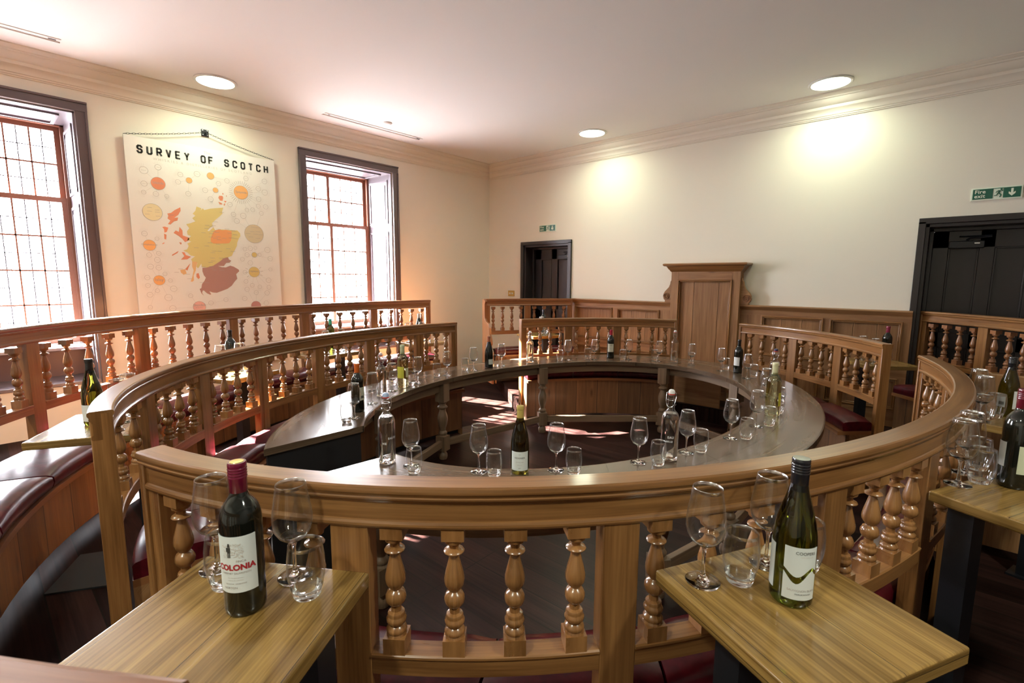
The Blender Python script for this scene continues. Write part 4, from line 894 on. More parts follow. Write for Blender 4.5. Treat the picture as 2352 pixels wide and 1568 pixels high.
bottle(1.0828,0.5416,0.72,'bord',M['straw'],(0.7, 0.68, 0.42),'straw-coloured white wine bottle with pale capsule at the right of the ring table','wine bottles on the ring table',-77.0,cap='foil',cz=0.236,labels=[dict(a=75,w=30,z0=.06,z1=.135,col=(.62,.56,.05))],s=1.12)
bottle(0.504,-1.236,0.72,'burg',M['amber'],(0.55, 0.42, 0.12),'olive white wine bottle with gold capsule and pale Viognier label, near middle of ring table','wine bottles on the ring table',-49.3,cap='foil',cz=0.236,labels=[dict(a=-2,w=58,z0=.02,z1=.105,col=(.78,.84,.82),text=[('2014',.005,.091,'midink'),('VIOGNIER',.0105,.074,'ink'),('cep de bon coteau',.0045,.058,'midink'),('PAYS D OC',.0042,.044,'midink'),('2014',.005,.030,'ink')])],s=1.0)
swing_bottle(-1.151,-0.859,0.7200000000000001,'clear swing-top water bottle with pinkish stopper, left of the yellow-labelled wine','swing top water bottles',-12.9,stop=(0.75, 0.62, 0.62),wz=0.215,s=1.005,text=None)
swing_bottle(-1.287,0.985,0.7200000000000001,'clear swing-top water bottle at the corner gap, right of the copper-capped wine','swing top water bottles',-80.3,stop=(0.8, 0.8, 0.8),wz=0.215,s=1.024,text=None)
swing_bottle(-0.218,2.046,0.7200000000000001,'clear swing-top water bottle just before the left edge of the tall seat back','swing top water bottles',-56.9,stop=(0.8, 0.74, 0.76),wz=0.105,s=1.055,text=None)
swing_bottle(0.888,1.37,0.7200000000000001,'clear swing-top water bottle behind the straw-coloured wine, blue-black stopper','swing top water bottles',-77.0,stop=(0.03, 0.03, 0.1),wz=0.215,s=1.021,text=None)
swing_bottle(0.926,-0.638,0.7200000000000001,'large swing-top water bottle with white stopper and red seal, right of near middle','swing top water bottles',-81.8,stop=(0.8, 0.8, 0.78),wz=0.215,s=1.078,text=[('EAU',.014,.105,22),('BELLE',.010,.088,14)])
swing_bottle(-0.024,-1.568,0.7200000000000001,'clear swing-top water bottle with pale blue stopper at near left of ring table','swing top water bottles',-18.3,stop=(0.42, 0.55, 0.8),wz=0.215,s=1.049,text=[('EAU DE',.012,.115,26),('VIE',.013,.092,-32)])
wine_glass(0.6852,-2.484,0.92,'wine glass half hidden behind the maroon-capped bottle on the front-left table','wine glasses on the small tables',1.0)
wine_glass(0.8429,-2.3794,0.92,'wine glass with its whole bowl clear, right of the maroon-capped bottle, front-left table','wine glasses on the small tables',1.0)
tumbler(0.7658,-2.4921,0.92,'tumbler half hidden left of the maroon-capped bottle on the front-left table','tumblers on the small tables',1.03)
tumbler(0.9231,-2.3907,0.92,'near tumbler right of the maroon-capped bottle on the front-left table','tumblers on the small tables',1.03)
bottle(0.867,-2.488,0.92,'bord',M['darkglass'],(0.16, 0.008, 0.035),'dark red wine bottle with maroon screw cap and white Colonia label, front-left table','wine bottles on the small tables',-41.7,cap='screw',cz=0.236,labels=[dict(a=0,w=60,z0=.055,z1=.168,col=(.76,.82,.82),scene=1,text=[('FINCA',.0062,.117,'midink',18),('COLONIA',.0158,.1015,'redink',2,.0007),('CABERNET SAUVIGNON',.0052,.0935,'midink',0),('una vina para el vino',.0035,.085,'paleink',0),('cosecha de mendoza',.0035,.080,'paleink',0),('MENDOZA  ARGENTINA',.0036,.0725,'midink',0),('NORTON',.0060,.0635,'midink',-14)])],s=0.993)
wine_glass(1.5104,-1.7929,0.92,'wine glass at the left corner of the front-right table','wine glasses on the small tables',1.0)
wine_glass(1.594,-1.627,0.92,'wine glass behind, between tumbler and black-capped bottle, front-right table','wine glasses on the small tables',1.0)
tumbler(1.5697,-1.7398,0.92,'near tumbler between wine glass and black-capped bottle on the front-right table','tumblers on the small tables',1.03)
tumbler(1.664,-1.589,0.92,'tumbler mostly hidden behind the black-capped green bottle, front-right table','tumblers on the small tables',1.03)
bottle(1.665,-1.726,0.92,'burg',M['olive'],(0.014, 0.014, 0.018),'olive green wine bottle with black screw cap and wavy white Coopers label, front-right table','wine bottles on the small tables',-56.0,cap='screw',cz=0.236,labels=[dict(a=0,w=46,z0=lambda f:.080-.010*math.sin((f-.12)*6.5)*(1 if f<.9 else .6),z1=.132,col=(.72,.77,.76),text=[('COOPERS',.0088,.118,'ink',8),('NEW ZEALAND',.0036,.112,'paleink',12)]),dict(a=0,w=46,z0=.022,z1=lambda f:.069-.0135*math.sin((f-.12)*6.5)*(1 if f<.9 else .6),col=(.72,.77,.76),text=[('SAUVIGNON BLANC',.0062,.040,'midink',6),('MARLBOROUGH',.0042,.033,'ink',8)]),dict(a=-105,w=30,z0=.03,z1=.125,col=(.60,.63,.62))],s=0.993)
wine_glass(1.929,-0.726,0.92,'wine glass at the left corner of the right-edge table','wine glasses on the small tables',1.0)
wine_glass(1.9489,-0.5838,0.92,'second wine glass behind the first on the right-edge table','wine glasses on the small tables',1.0)
tumbler(1.9818,-0.658,0.92,'tumbler left of the red-capped dark bottle on the right-edge table','tumblers on the small tables',1.03)
tumbler(1.9803,-0.5102,0.92,'rear tumbler between the two glasses and red-capped bottle, right-edge table','tumblers on the small tables',1.0)
bottle(2.06,-0.623,0.92,'bord',M['darkglass'],(0.13, 0.008, 0.02),'dark red wine bottle with red screw cap at the right edge of the picture','wine bottles on the small tables',-95.4,cap='screw',cz=0.236,labels=[dict(a=42,w=36,z0=.05,z1=.135,col=(.62,.66,.48)),dict(a=-62,w=24,z0=.065,z1=.14,col=(.62,.62,.60),bars=0)],s=1.05)
wine_glass(2.003,0.54,0.92,'rear wine glass by the near curved rail on the table behind the right-edge one','wine glasses on the small tables',1.0)
wine_glass(2.014,0.3158,0.92,'front wine glass by the near curved rail on the table behind the right-edge one','wine glasses on the small tables',1.0)
tumbler(2.0709,0.4591,0.92,'tumbler in front of the olive bottle on the table behind the right-edge one','tumblers on the small tables',1.03)
tumbler(2.0348,0.3926,0.92,'left tumbler on the table behind the right-edge one, next to the wine glasses','tumblers on the small tables',1.0)
bottle(2.1124,0.5284,0.92,'burg',M['olive'],(0.012, 0.012, 0.014),'olive wine bottle with black screw cap on the table behind the right-edge one','wine bottles on the small tables',-94.4,cap='screw',cz=0.236,labels=[dict(a=62,w=34,z0=.045,z1=.135,col=(.80,.83,.83)),dict(a=-40,w=30,z0=.05,z1=.115,col=(.60,.62,.60),bars=8)],s=0.96)
bottle(-1.144,-2.449,0.87,'burg',M['olive'],(0.012, 0.012, 0.014),'olive white wine bottle with black capsule on the sunlit far-left table','wine bottles on the small tables',-6.7,cap='foil',cz=0.236,labels=[dict(a=-35,w=45,z0=.02,z1=.095,col=(.78,.80,.80),text=[('-',.02,.04,'midink')])],s=1.043)
wine_glass(-1.067,-2.364,0.87,'left wine glass on the sunlit far-left table','wine glasses on the small tables',1.0)
wine_glass(-1.191,-2.301,0.87,'right wine glass on the sunlit far-left table','wine glasses on the small tables',1.0)
wine_glass(-2.024,-1.622,0.87,'left wine glass on the table before the chart wall','wine glasses on the small tables',1.0)
tumbler(-1.939,-1.652,0.87,'left tumbler on the table before the chart wall','tumblers on the small tables',1.0)
wine_glass(-2.055,-1.484,0.87,'right wine glass on the table before the chart wall','wine glasses on the small tables',1.0)
tumbler(-1.97,-1.464,0.87,'right tumbler on the table before the chart wall','tumblers on the small tables',1.0)
wine_glass(-2.3823,-0.6392,0.87,'left wine glass on the table with the teal-capped bottle','wine glasses on the small tables',1.0)
tumbler(-2.3157,-0.6857,0.87,'left tumbler on the table with the teal-capped bottle','tumblers on the small tables',1.0)
wine_glass(-2.451,-0.447,0.87,'right wine glass on the table with the teal-capped bottle','wine glasses on the small tables',1.0)
tumbler(-2.372,-0.428,0.87,'right tumbler on the table with the teal-capped bottle','tumblers on the small tables',1.0)
wine_glass(-2.533,0.391,0.87,'left wine glass on the table with the silver-capped bottle','wine glasses on the small tables',1.0)
tumbler(-2.445,0.377,0.87,'left tumbler on the table with the silver-capped bottle','tumblers on the small tables',1.0)
wine_glass(-2.513,0.563,0.87,'right wine glass on the table with the silver-capped bottle','wine glasses on the small tables',1.0)
tumbler(-2.427,0.58,0.87,'right tumbler on the table with the silver-capped bottle','tumblers on the small tables',1.0)
wine_glass(-2.0306,2.1089,0.87,'left wine glass on the table before the far-left door','wine glasses on the small tables',1.0)
tumbler(-1.9531,2.0889,0.87,'left tumbler on the table before the far-left door','tumblers on the small tables',1.0)
wine_glass(-2.137,2.2855,0.87,'right wine glass on the table before the far-left door','wine glasses on the small tables',1.0)
tumbler(-2.0129,2.1875,0.87,'right tumbler on the table before the far-left door','tumblers on the small tables',1.0)
wine_glass(1.319,2.474,0.87,'left wine glass on the far-right table by the panelling','wine glasses on the small tables',1.0)
tumbler(1.404,2.444,0.87,'left tumbler on the far-right table by the panelling','tumblers on the small tables',1.0)
wine_glass(1.425,2.311,0.87,'right wine glass on the far-right table by the panelling','wine glasses on the small tables',1.0)
tumbler(1.51,2.331,0.87,'right tumbler on the far-right table by the panelling','tumblers on the small tables',1.0)
bottle(-2.204,-1.494,0.87,'bord',M['darkglass'],(0.012, 0.012, 0.014),'dark wine bottle with black capsule on the table before the chart wall','wine bottles on the small tables',-17.9,cap='foil',cz=0.236,labels=[dict(a=20,w=40,z0=.06,z1=.14,col=(.7,.7,.66))],s=1.0)
bottle(-2.642,-0.452,0.87,'bord',M['olive'],(0.02, 0.5, 0.38),'green wine bottle with teal capsule standing before the second window','wine bottles on the small tables',-27.6,cap='foil',cz=0.236,labels=[dict(a=-20,w=40,z0=.06,z1=.14,col=(.75,.6,.5))],s=1.0)
bottle(-2.634,0.618,0.87,'burg',M['darkglass'],(0.72, 0.7, 0.74),'dark wine bottle with silver capsule on the table beyond the left balustrade','wine bottles on the small tables',-37.3,cap='foil',cz=0.236,labels=[dict(a=0,w=35,z0=.05,z1=.10,col=(.7,.7,.7))],s=1.0)
bottle(-2.0864,2.2181,0.87,'bord',M['darkglass'],(0.02, 0.03, 0.05),'dark wine bottle with blue-black capsule on the table before the far-left door','wine bottles on the small tables',-51.9,cap='foil',cz=0.236,labels=[dict(a=0,w=40,z0=.06,z1=.14,col=(.6,.6,.6))],s=1.0)
bottle(1.478,2.649,0.87,'bord',M['darkglass'],(0.22, 0.015, 0.05),'dark wine bottle with crimson capsule on the far-right table by the panelling','wine bottles on the small tables',-86.1,cap='foil',cz=0.236,labels=[dict(a=0,w=50,z0=.05,z1=.15,col=(.8,.8,.8))],s=1.0)
# ---------------------------------------------------------------- chart on the window wall
PY0,PY1,PZ0,PZ1=-1.7180,-0.3760,.62,2.8620; PYC,PZC=-1.0360,3.0220
MAPS=[('highland_region',(0.72, 0.6, 0.25),[[(-1.171, 2.276), (-1.128, 2.263), (-1.136, 2.241), (-1.116, 2.264), (-1.104, 2.248), (-1.045, 2.269), (-0.926, 2.292), (-0.939, 2.248), (-0.936, 2.23), (-0.958, 2.206), (-1.0, 2.166), (-1.042, 2.123), (-1.037, 2.095), (-1.064, 2.075), (-1.089, 2.041), (-1.073, 2.039), (-1.032, 2.081), (-1.014, 2.051), (-0.967, 2.065), (-0.803, 2.066), (-0.777, 2.039), (-0.776, 2.009), (-0.795, 1.978), (-0.811, 1.94), (-0.817, 1.902), (-0.837, 1.864), (-0.86, 1.826), (-0.872, 1.796), (-0.918, 1.776), (-0.959, 1.763), (-0.988, 1.736), (-1.057, 1.687), (-1.117, 1.666), (-1.162, 1.67), (-1.166, 1.706), (-1.197, 1.659), (-1.213, 1.673), (-1.2, 1.712), (-1.215, 1.723), (-1.246, 1.725), (-1.254, 1.746), (-1.217, 1.777), (-1.242, 1.782), (-1.254, 1.783), (-1.283, 1.815), (-1.318, 1.831), (-1.281, 1.844), (-1.266, 1.879), (-1.277, 1.903), (-1.242, 1.922), (-1.277, 1.941), (-1.238, 1.978), (-1.268, 1.99), (-1.271, 2.024), (-1.249, 2.054), (-1.273, 2.093), (-1.232, 2.107), (-1.191, 2.128), (-1.216, 2.157), (-1.187, 2.183), (-1.21, 2.202), (-1.184, 2.233)]]),
('lowland_region',(0.46, 0.25, 0.22),[[(-0.959, 1.763), (-0.932, 1.775), (-0.911, 1.778), (-0.905, 1.757), (-0.882, 1.743), (-0.901, 1.724), (-0.935, 1.716), (-0.957, 1.686), (-1.014, 1.685), (-0.978, 1.674), (-0.941, 1.671), (-0.896, 1.691), (-0.862, 1.681), (-0.815, 1.651), (-0.81, 1.634), (-0.843, 1.602), (-0.835, 1.553), (-0.865, 1.519), (-0.895, 1.478), (-0.939, 1.445), (-0.987, 1.426), (-1.042, 1.405), (-1.082, 1.409), (-1.111, 1.421), (-1.096, 1.391), (-1.106, 1.386), (-1.135, 1.402), (-1.159, 1.429), (-1.171, 1.431), (-1.179, 1.407), (-1.165, 1.378), (-1.186, 1.403), (-1.198, 1.447), (-1.182, 1.455), (-1.173, 1.498), (-1.149, 1.53), (-1.134, 1.563), (-1.151, 1.588), (-1.161, 1.627), (-1.159, 1.662), (-1.117, 1.666), (-1.057, 1.687), (-0.988, 1.736)]]),
('speyside_region',(0.83, 0.38, 0.16),[[(-1.02, 2.051), (-0.98, 2.064), (-0.947, 2.057), (-0.913, 2.065), (-0.86, 2.053), (-0.863, 2.003), (-0.871, 1.958), (-0.891, 1.929), (-0.922, 1.922), (-1.042, 1.916), (-1.064, 1.932), (-1.062, 1.968), (-1.042, 2.02)]]),
('islands_region',(0.75, 0.28, 0.16),[[(-1.313, 2.253), (-1.312, 2.219), (-1.336, 2.176), (-1.371, 2.146), (-1.338, 2.152), (-1.346, 2.121), (-1.376, 2.111), (-1.407, 2.078), (-1.428, 2.08), (-1.405, 2.116), (-1.427, 2.134), (-1.419, 2.161), (-1.426, 2.181), (-1.394, 2.191), (-1.362, 2.221)], [(-1.476, 2.049), (-1.455, 2.054), (-1.427, 2.046), (-1.442, 2.005), (-1.462, 1.996), (-1.463, 2.03)], [(-1.466, 1.986), (-1.447, 1.977), (-1.453, 1.93), (-1.467, 1.936)], [(-1.332, 2.061), (-1.31, 2.028), (-1.311, 1.98), (-1.255, 1.959), (-1.262, 1.935), (-1.294, 1.915), (-1.316, 1.945), (-1.344, 1.971), (-1.387, 1.999), (-1.367, 2.024), (-1.341, 2.012)], [(-1.331, 1.814), (-1.307, 1.814), (-1.297, 1.787), (-1.254, 1.771), (-1.288, 1.745), (-1.343, 1.74), (-1.31, 1.776)], [(-1.415, 1.785), (-1.356, 1.826), (-1.368, 1.804), (-1.414, 1.774)], [(-1.263, 1.707), (-1.295, 1.632), (-1.313, 1.646)], [(-1.217, 1.602), (-1.197, 1.609), (-1.188, 1.563), (-1.202, 1.548), (-1.219, 1.569)], [(-1.346, 1.909), (-1.328, 1.91), (-1.326, 1.895), (-1.335, 1.889)], [(-1.487, 1.891), (-1.472, 1.902), (-1.468, 1.895), (-1.485, 1.884)], [(-0.955, 2.41), (-0.925, 2.411), (-0.919, 2.393), (-0.928, 2.359), (-0.951, 2.361), (-0.965, 2.388)], [(-0.915, 2.362), (-0.888, 2.363), (-0.902, 2.345)], [(-0.968, 2.348), (-0.936, 2.336), (-0.93, 2.324), (-0.957, 2.321)], [(-0.923, 2.443), (-0.91, 2.43), (-0.925, 2.426)], [(-0.913, 2.337), (-0.904, 2.334), (-0.911, 2.312), (-0.92, 2.319)], [(-0.891, 2.422), (-0.883, 2.416), (-0.89, 2.406)]]),
('campbeltown_region',(0.8, 0.5, 0.24),[[(-1.246, 1.725), (-1.215, 1.723), (-1.2, 1.716), (-1.215, 1.673), (-1.221, 1.634), (-1.243, 1.584), (-1.243, 1.534), (-1.257, 1.521), (-1.273, 1.523), (-1.253, 1.576), (-1.239, 1.637), (-1.249, 1.672)], [(-1.356, 1.638), (-1.313, 1.646), (-1.303, 1.604), (-1.329, 1.59), (-1.351, 1.611)]])]
HUBS=[(-1.48,2.457,0.0571,0),(-0.742,2.47,0.0696,1),(-1.219,2.525,0.0258,1),(-1.024,2.598,0.0319,1),(-0.987,2.461,0.0237,1),(-1.545,2.183,0.0774,2),(-0.634,2.043,0.0968,3),(-1.591,1.869,0.0491,1),(-0.658,1.627,0.0545,4),(-1.537,1.535,0.0455,1),(-0.645,1.816,0.025,4),(-1.212,1.263,0.0561,5),(-0.659,1.254,0.0505,6)]
DISC=[(.75,.27,.15),(.86,.45,.17),(.80,.70,.44),(.66,.56,.38),(.72,.56,.22),(.85,.48,.42),(.50,.25,.24)]
SATS=[(-1.586,2.564,0.0324),(-1.471,2.609,0.0243),(-1.592,2.441,0.0238),(-1.6,2.361,0.0176),(-1.505,2.357,0.0217),(-1.419,2.346,0.0172),(-1.291,2.57,0.0217),(-1.315,2.496,0.0212),(-1.145,2.598,0.0253),(-1.235,2.393,0.0221),(-1.083,2.448,0.0232),(-1.038,2.365,0.0237),(-0.955,2.531,0.0212),(-0.873,2.571,0.0222),(-0.684,2.623,0.0233),(-0.493,2.621,0.0257),(-0.563,2.533,0.0238),(-0.496,2.502,0.0287),(-0.565,2.422,0.0247),(-0.859,2.331,0.0221),(-0.574,2.346,0.0211),(-0.495,2.347,0.0241),(-0.693,2.292,0.0186),(-0.634,2.301,0.0207),(-0.831,2.232,0.0221),(-0.734,2.227,0.0281),(-0.545,2.272,0.0207),(-0.802,2.166,0.0251),(-1.623,1.976,0.0221),(-1.527,1.934,0.0155),(-1.523,1.795,0.0185),(-1.601,1.776,0.02),(-1.539,1.731,0.0235),(-1.598,1.666,0.0235),(-1.533,1.656,0.0225),(-1.631,1.561,0.021),(-1.486,1.597,0.0165),(-1.446,1.533,0.0165),(-1.632,1.485,0.019),(-1.424,1.452,0.027),(-1.56,1.435,0.018),(-1.622,1.396,0.023),(-1.474,1.366,0.0305),(-1.283,1.379,0.019),(-0.96,1.33,0.0205),(-1.104,1.3,0.021),(-0.773,1.338,0.023),(-0.549,1.281,0.0245),(-0.739,1.873,0.019),(-0.683,1.883,0.023),(-0.63,1.891,0.016),(-0.503,1.875,0.029),(-0.72,1.814,0.0215),(-0.589,1.818,0.0165),(-0.771,1.763,0.02),(-0.692,1.726,0.0235),(-0.478,1.779,0.025),(-0.753,1.624,0.02),(-0.482,1.659,0.017),(-0.509,1.537,0.026),(-0.748,1.524,0.02),(-0.686,1.482,0.0205),(-0.608,1.464,0.0195),(-0.51,1.459,0.0215),(-0.742,1.438,0.023),(-0.649,1.4,0.022),(-0.533,1.395,0.0245),(-1.445,1.258,0.027),(-1.628,1.276,0.017)]
NAMES=[(-0.965,2.241,0.044),(-1.412,2.171,0.039),(-1.108,2.097,0.042),(-1.028,2.138,0.043),(-1.07,2.085,0.042),(-1.116,2.064,0.042),(-1.05,2.098,0.043),(-1.006,2.065,0.043),(-0.926,2.075,0.044),(-0.873,2.063,0.045),(-0.859,2.055,0.045),(-1.054,2.04,0.043),(-1.022,2.032,0.043),(-0.902,2.033,0.045),(-0.851,2.02,0.046),(-1.075,2.017,0.043),(-1.145,2.021,0.041),(-1.011,1.987,0.043),(-1.083,1.981,0.043),(-1.039,1.97,0.043),(-0.959,1.976,0.044),(-1.007,1.957,0.044),(-0.891,1.984,0.045),(-0.843,1.981,0.046),(-1.094,1.92,0.042),(-1.02,1.91,0.043),(-1.125,1.888,0.042),(-1.221,1.864,0.041),(-0.926,1.869,0.045),(-1.06,1.838,0.043),(-1.008,1.839,0.044),(-0.883,1.843,0.046),(-1.075,1.82,0.043),(-1.081,1.765,0.043),(-0.999,1.768,0.044),(-1.077,1.736,0.043),(-1.101,1.72,0.043),(-1.171,1.675,0.042),(-1.097,1.679,0.043),(-1.098,1.66,0.042),(-1.012,1.668,0.044),(-0.912,1.654,0.045),(-1.073,1.643,0.043),(-1.001,1.642,0.045),(-1.408,1.614,0.039),(-1.373,1.648,0.040),(-1.316,1.597,0.040),(-1.301,1.551,0.040),(-1.194,1.514,0.042),(-1.147,1.51,0.043),(-0.933,1.745,0.045),(-0.935,1.721,0.045),(-1.583,2.224,0.036),(-1.524,2.206,0.037),(-1.586,2.189,0.037),(-1.604,2.16,0.036),(-1.525,2.186,0.038),(-1.522,2.148,0.037),(-0.666,2.115,0.048),(-0.615,2.111,0.048),(-0.676,2.065,0.048),(-0.618,2.068,0.049),(-0.72,2.041,0.047),(-0.641,2.041,0.048),(-0.59,2.037,0.049),(-0.694,2.007,0.048),(-0.622,1.997,0.049)]
TEXTS=[('S', -1.6029, 2.7123, 0.1114, 'ink', 0.0035, 1.0, 1.0), ('U', -1.5268, 2.7123, 0.1114, 'ink', 0.0035, 1.0, 1.0), ('R', -1.4506, 2.7123, 0.1114, 'ink', 0.0035, 1.0, 1.0), ('V', -1.3744, 2.7123, 0.1114, 'ink', 0.0035, 1.0, 1.0), ('E', -1.2982, 2.7123, 0.1114, 'ink', 0.0035, 1.0, 1.0), ('Y', -1.2221, 2.7123, 0.1114, 'ink', 0.0035, 1.0, 1.0), ('O', -1.08, 2.7123, 0.1114, 'ink', 0.0035, 1.0, 1.0), ('F', -1.012, 2.7123, 0.1114, 'ink', 0.0035, 1.0, 1.0), ('S', -0.8646, 2.7123, 0.1114, 'ink', 0.0035, 1.0, 1.0), ('C', -0.7858, 2.7123, 0.1114, 'ink', 0.0035, 1.0, 1.0), ('O', -0.7069, 2.7123, 0.1114, 'ink', 0.0035, 1.0, 1.0), ('T', -0.6281, 2.7123, 0.1114, 'ink', 0.0035, 1.0, 1.0), ('C', -0.5493, 2.7123, 0.1114, 'ink', 0.0035, 1.0, 1.0), ('H', -0.4704, 2.7123, 0.1114, 'ink', 0.0035, 1.0, 1.0), ('The', -1.042, 2.806, 0.04, 'paleink', 0, 1.0, 1.0), ('WHISKIES & DISTILLERIES OF SCOTLAND', -1.063, 2.671, 0.032, 'paleink', 0, 1.55, 1.0), ('Islands', -1.481, 2.452, 0.034, 'midink', 0, 1.0, 1.0), ('Speyside', -0.742, 2.463, 0.032, 'midink', 0, 1.0, 1.0), ('Islay', -1.537, 1.527, 0.042, 'midink', 0, 1.0, 1.0), ('Highlands', -0.658, 1.627, 0.024, 'midink', 0, 1.0, 1.0), ('Campbeltown', -1.591, 1.868, 0.022, 'midink', 0, 1.0, 1.0), ('Blended', -1.212, 1.271, 0.034, 'midink', 0, 1.0, 1.0), ('WHISKY', -1.213, 1.253, 0.014, 'midink', 0, 1.4, 1.0)]
M['paper2']=plain('chart_paper',(.84,.82,.78),.65); M['redink']=plain('dark_red_ink',(.42,.02,.03),.6)
PW=PY1-PY0
UPX=UW+.045
t=thing('survey_chart','large white whisky survey chart with a map, hung by a chain between the windows','poster',(UPX,(PY0+PY1)/2,PZ1))
mb=MB(); mb.box((UPX-.010,(PY0+PY1)/2,(PZ0+PZ1)/2),(.020,PW,PZ1-PZ0)); part('chart_board',mb,M['paper2'],t,bevel=.001)
def pm(poly,d,zmul=1):  # flat printed shape standing .0004 proud
    R=Matrix(((0,0,1,UPX),(1,0,0,0),(0,1,0,0),(0,0,0,1))); mbx.prism(poly,d,d+.0004,M4=R)
for nm,col,polys in MAPS:
    mbx=MB()
    for po in polys:
        A=sum(po[i][0]*po[(i+1)%len(po)][1]-po[(i+1)%len(po)][0]*po[i][1] for i in range(len(po)))
        pm(po if A>0 else po[::-1],.0003 if nm!='speyside_region' else .0008)
    part(nm,mbx,colm('print_'+nm,col,.7),t,smooth=False)
mbx=MB(); hubs=MB()
def circ(y,z,r,n=20): return [(y+r*math.cos(2*PI*k/n),z+r*math.sin(2*PI*k/n)) for k in range(n)]
for i,(y,z,r,col) in enumerate(HUBS):
    mbx=MB(); pm(circ(y,z,r,36),.0010); part('region_disc',mbx,colm('disc_%d'%col,DISC[col],.7),t,smooth=False)
R4=Matrix(((0,0,1,UPX),(1,0,0,0),(0,1,0,0),(0,0,0,1)))
def ringp(mb,y,z,r,w,n=20,d=.0014):
    for k in range(n):
        a,b=2*PI*k/n,2*PI*(k+1)/n
        mb.prism([(y+r*math.cos(a),z+r*math.sin(a)),(y+(r+w)*math.cos(a),z+(r+w)*math.sin(a)),(y+(r+w)*math.cos(b),z+(r+w)*math.sin(b)),(y+r*math.cos(b),z+r*math.sin(b))],d,d+.0003,M4=R4)
def linep(mb,a,b,w,d=.0006):
    dx,dy=b[0]-a[0],b[1]-a[1]; L=math.hypot(dx,dy) or 1; nx,ny=-dy/L*w/2,dx/L*w/2
    mb.prism([(a[0]-nx,a[1]-ny),(b[0]-nx,b[1]-ny),(b[0]+nx,b[1]+ny),(a[0]+nx,a[1]+ny)],d,d+.0003,M4=R4)
mb=MB()
for y,z,r,c in HUBS: ringp(mb,y,z,r*1.0,.0022,30)
for y,z,r in SATS: ringp(mb,y,z,r,.0018,16)
part('circle_outlines',mb,M['midink'],t,smooth=False)
mb=MB(); random.seed(5)
for y,z,r in SATS:
    linep(mb,(y-r*.6,z),(y+r*.6,z),.0022,.0016)
    h=min(HUBS,key=lambda q:math.hypot(q[0]-y,q[1]-z)); dx,dy=h[0]-y,h[1]-z; L=math.hypot(dx,dy)
    if L<.34: linep(mb,(y+dx/L*r,z+dy/L*r),(h[0]-dx/L*h[2],h[1]-dy/L*h[2]),.0014)
    base=math.atan2(-dy,-dx)
    for k in range(7):
        a=base+(k-3)*.28; linep(mb,(y+math.cos(a)*(r+.006),z+math.sin(a)*(r+.006)),(y+math.cos(a)*(r+.030),z+math.sin(a)*(r+.030)),.0008)
part('connecting_lines',mb,M['paleink'],t,smooth=False)
mb=MB()
for hi,nsp,l0,l1 in ((1,34,.012,.050),(8,12,.014,.040)):
    y,z,r,c=HUBS[hi]
    for k in range(nsp):
        if hi==8 and not (k in (0,1,11,5,6,7)): continue
        a=2*PI*k/nsp+.1; linep(mb,(y+math.cos(a)*(r+l0),z+math.sin(a)*(r+l0)),(y+math.cos(a)*(r+l1),z+math.sin(a)*(r+l1)),.0028)
for y,z,L in NAMES: linep(mb,(y,z),(y+L,z),.0024,.0016)
part('place_names',mb,M['midink'],t,smooth=False)
def ptext(s,y,z,size,m,offset=0,spacing=1.0,align='CENTER',sy=1.0):
    me=text_mesh(s,size,align,spacing,offset,m)
    o=link('lettering',me,t,(.0020,y-(PY0+PY1)/2,z-PZ1)); o.rotation_euler=(PI/2,0,PI/2); o.scale=(1,sy,1); return o
LT={'S':[[(0,.24),(0,.15),(.14,0),(.46,0),(.60,.15),(.60,.38),(.46,.5),(.14,.5),(0,.62),(0,.85),(.14,1),(.46,1),(.60,.85),(.60,.76)]],
'U':[[(0,1),(0,.15),(.14,0),(.46,0),(.60,.15),(.60,1)]],'R':[[(0,0),(0,1),(.46,1),(.60,.86),(.60,.58),(.46,.46),(0,.46)],[(.30,.46),(.60,0)]],
'V':[[(0,1),(.30,0),(.60,1)]],'E':[[(.58,0),(0,0),(0,1),(.58,1)],[(0,.5),(.48,.5)]],'Y':[[(0,1),(.30,.48),(.60,1)],[(.30,.48),(.30,0)]],
'O':[[(.14,0),(.46,0),(.60,.15),(.60,.85),(.46,1),(.14,1),(0,.85),(0,.15),(.14,0)]],'F':[[(0,0),(0,1),(.58,1)],[(0,.5),(.48,.5)]],
'C':[[(.60,.26),(.60,.15),(.46,0),(.14,0),(0,.15),(0,.85),(.14,1),(.46,1),(.60,.85),(.60,.74)]],'T':[[(0,1),(.60,1)],[(.30,1),(.30,0)]],'H':[[(0,0),(0,1)],[(.60,0),(.60,1)],[(0,.5),(.60,.5)]]}
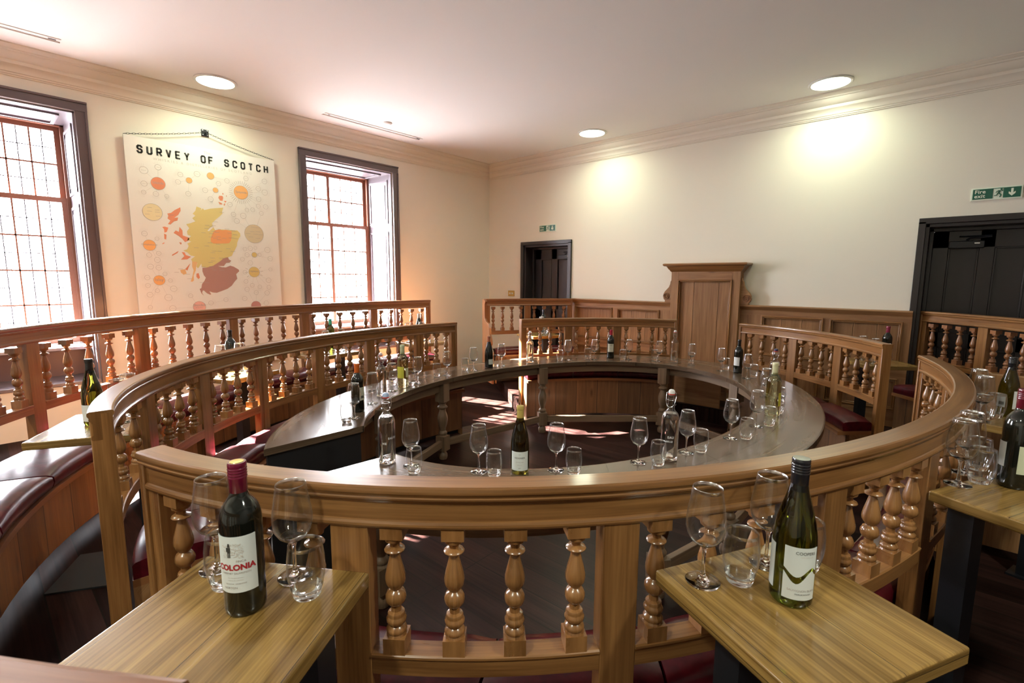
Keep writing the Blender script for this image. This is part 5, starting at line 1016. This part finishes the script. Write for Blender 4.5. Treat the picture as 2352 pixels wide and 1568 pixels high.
def block(ch,y,z,h):
    mb=MB(); th=h*.20; s_=h-th
    for pl in LT[ch]:
        q=[(y+(a-.30)*s_*.86,z+th/2+b*s_) for a,b in pl]
        for p_,r_ in zip(q,q[1:]):
            dx,dy=r_[0]-p_[0],r_[1]-p_[1]; L=math.hypot(dx,dy); linep(mb,(p_[0]-dx/L*th*.20,p_[1]-dy/L*th*.20),(r_[0]+dx/L*th*.20,r_[1]+dy/L*th*.20),th,.0012)
    part('lettering',mb,M['ink'],t,smooth=False)
for s,y,z,size,mn,off,spc,sy in TEXTS:
    if len(s)==1: block(s,y,z,size*.70)
    else: ptext(s,y,z,size,M[mn],off,spc,'CENTER',sy)
mb=MB()
for sgn in (-1,1):
    a=Vector((UPX-.005,PYC,PZC)); b=Vector((UPX-.004,PY0+.004 if sgn<0 else PY1-.004,PZ1+.006)); d=b-a; n=30
    for k in range(n):
        p=a+d*((k+.5)/n)+Vector((0,0,-.010*math.sin(PI*(k+.5)/n))); tdir=d.normalized(); sd=Vector((1,0,0)) if k%2 else tdir.cross(Vector((1,0,0)))
        h=d.length/n*.66
        mb.tube([p+tdir*(h*math.cos(q*PI/4))+sd*(.0062*math.sin(q*PI/4)) for q in range(8)],.0017,5,closed=True)
part('chain',mb,M['black'],t)
mb=MB(); mb.box((UW+.008,PYC,PZC),(.016,.066,.066)); mb.box((UW+.028,PYC,PZC),(.04,.012,.012)); part('wall_bracket',mb,M['black'],t,bevel=.002)
mb=MB()
for a in (-1,1):
    for b in (-1,1): mb.lathe([(.007,0),(.006,.004),(.0005,.005)],10,M4=Matrix.Translation((UW+.016,PYC+a*.021,PZC+b*.021))@Matrix.Rotation(PI/2,4,'Y'))
part('bracket_screw',mb,M['steel'],t)
# ---------------------------------------------------------------- thin flat black sheet on the dark floor
mb=MB(); mb.prism([(-1.004,-2.697),(-0.856,-2.462),(-1.223,-2.412),(-1.293,-2.541)],FZ,FZ+.008); tag(top('black_floor_sheet',mb,M['flatblack']),'black flat sheet lying on the dark boards left of the near balustrade end','mat')
for o in bpy.data.objects:
    if o.type=='MESH' and not o.users_collection: C.objects.link(o)
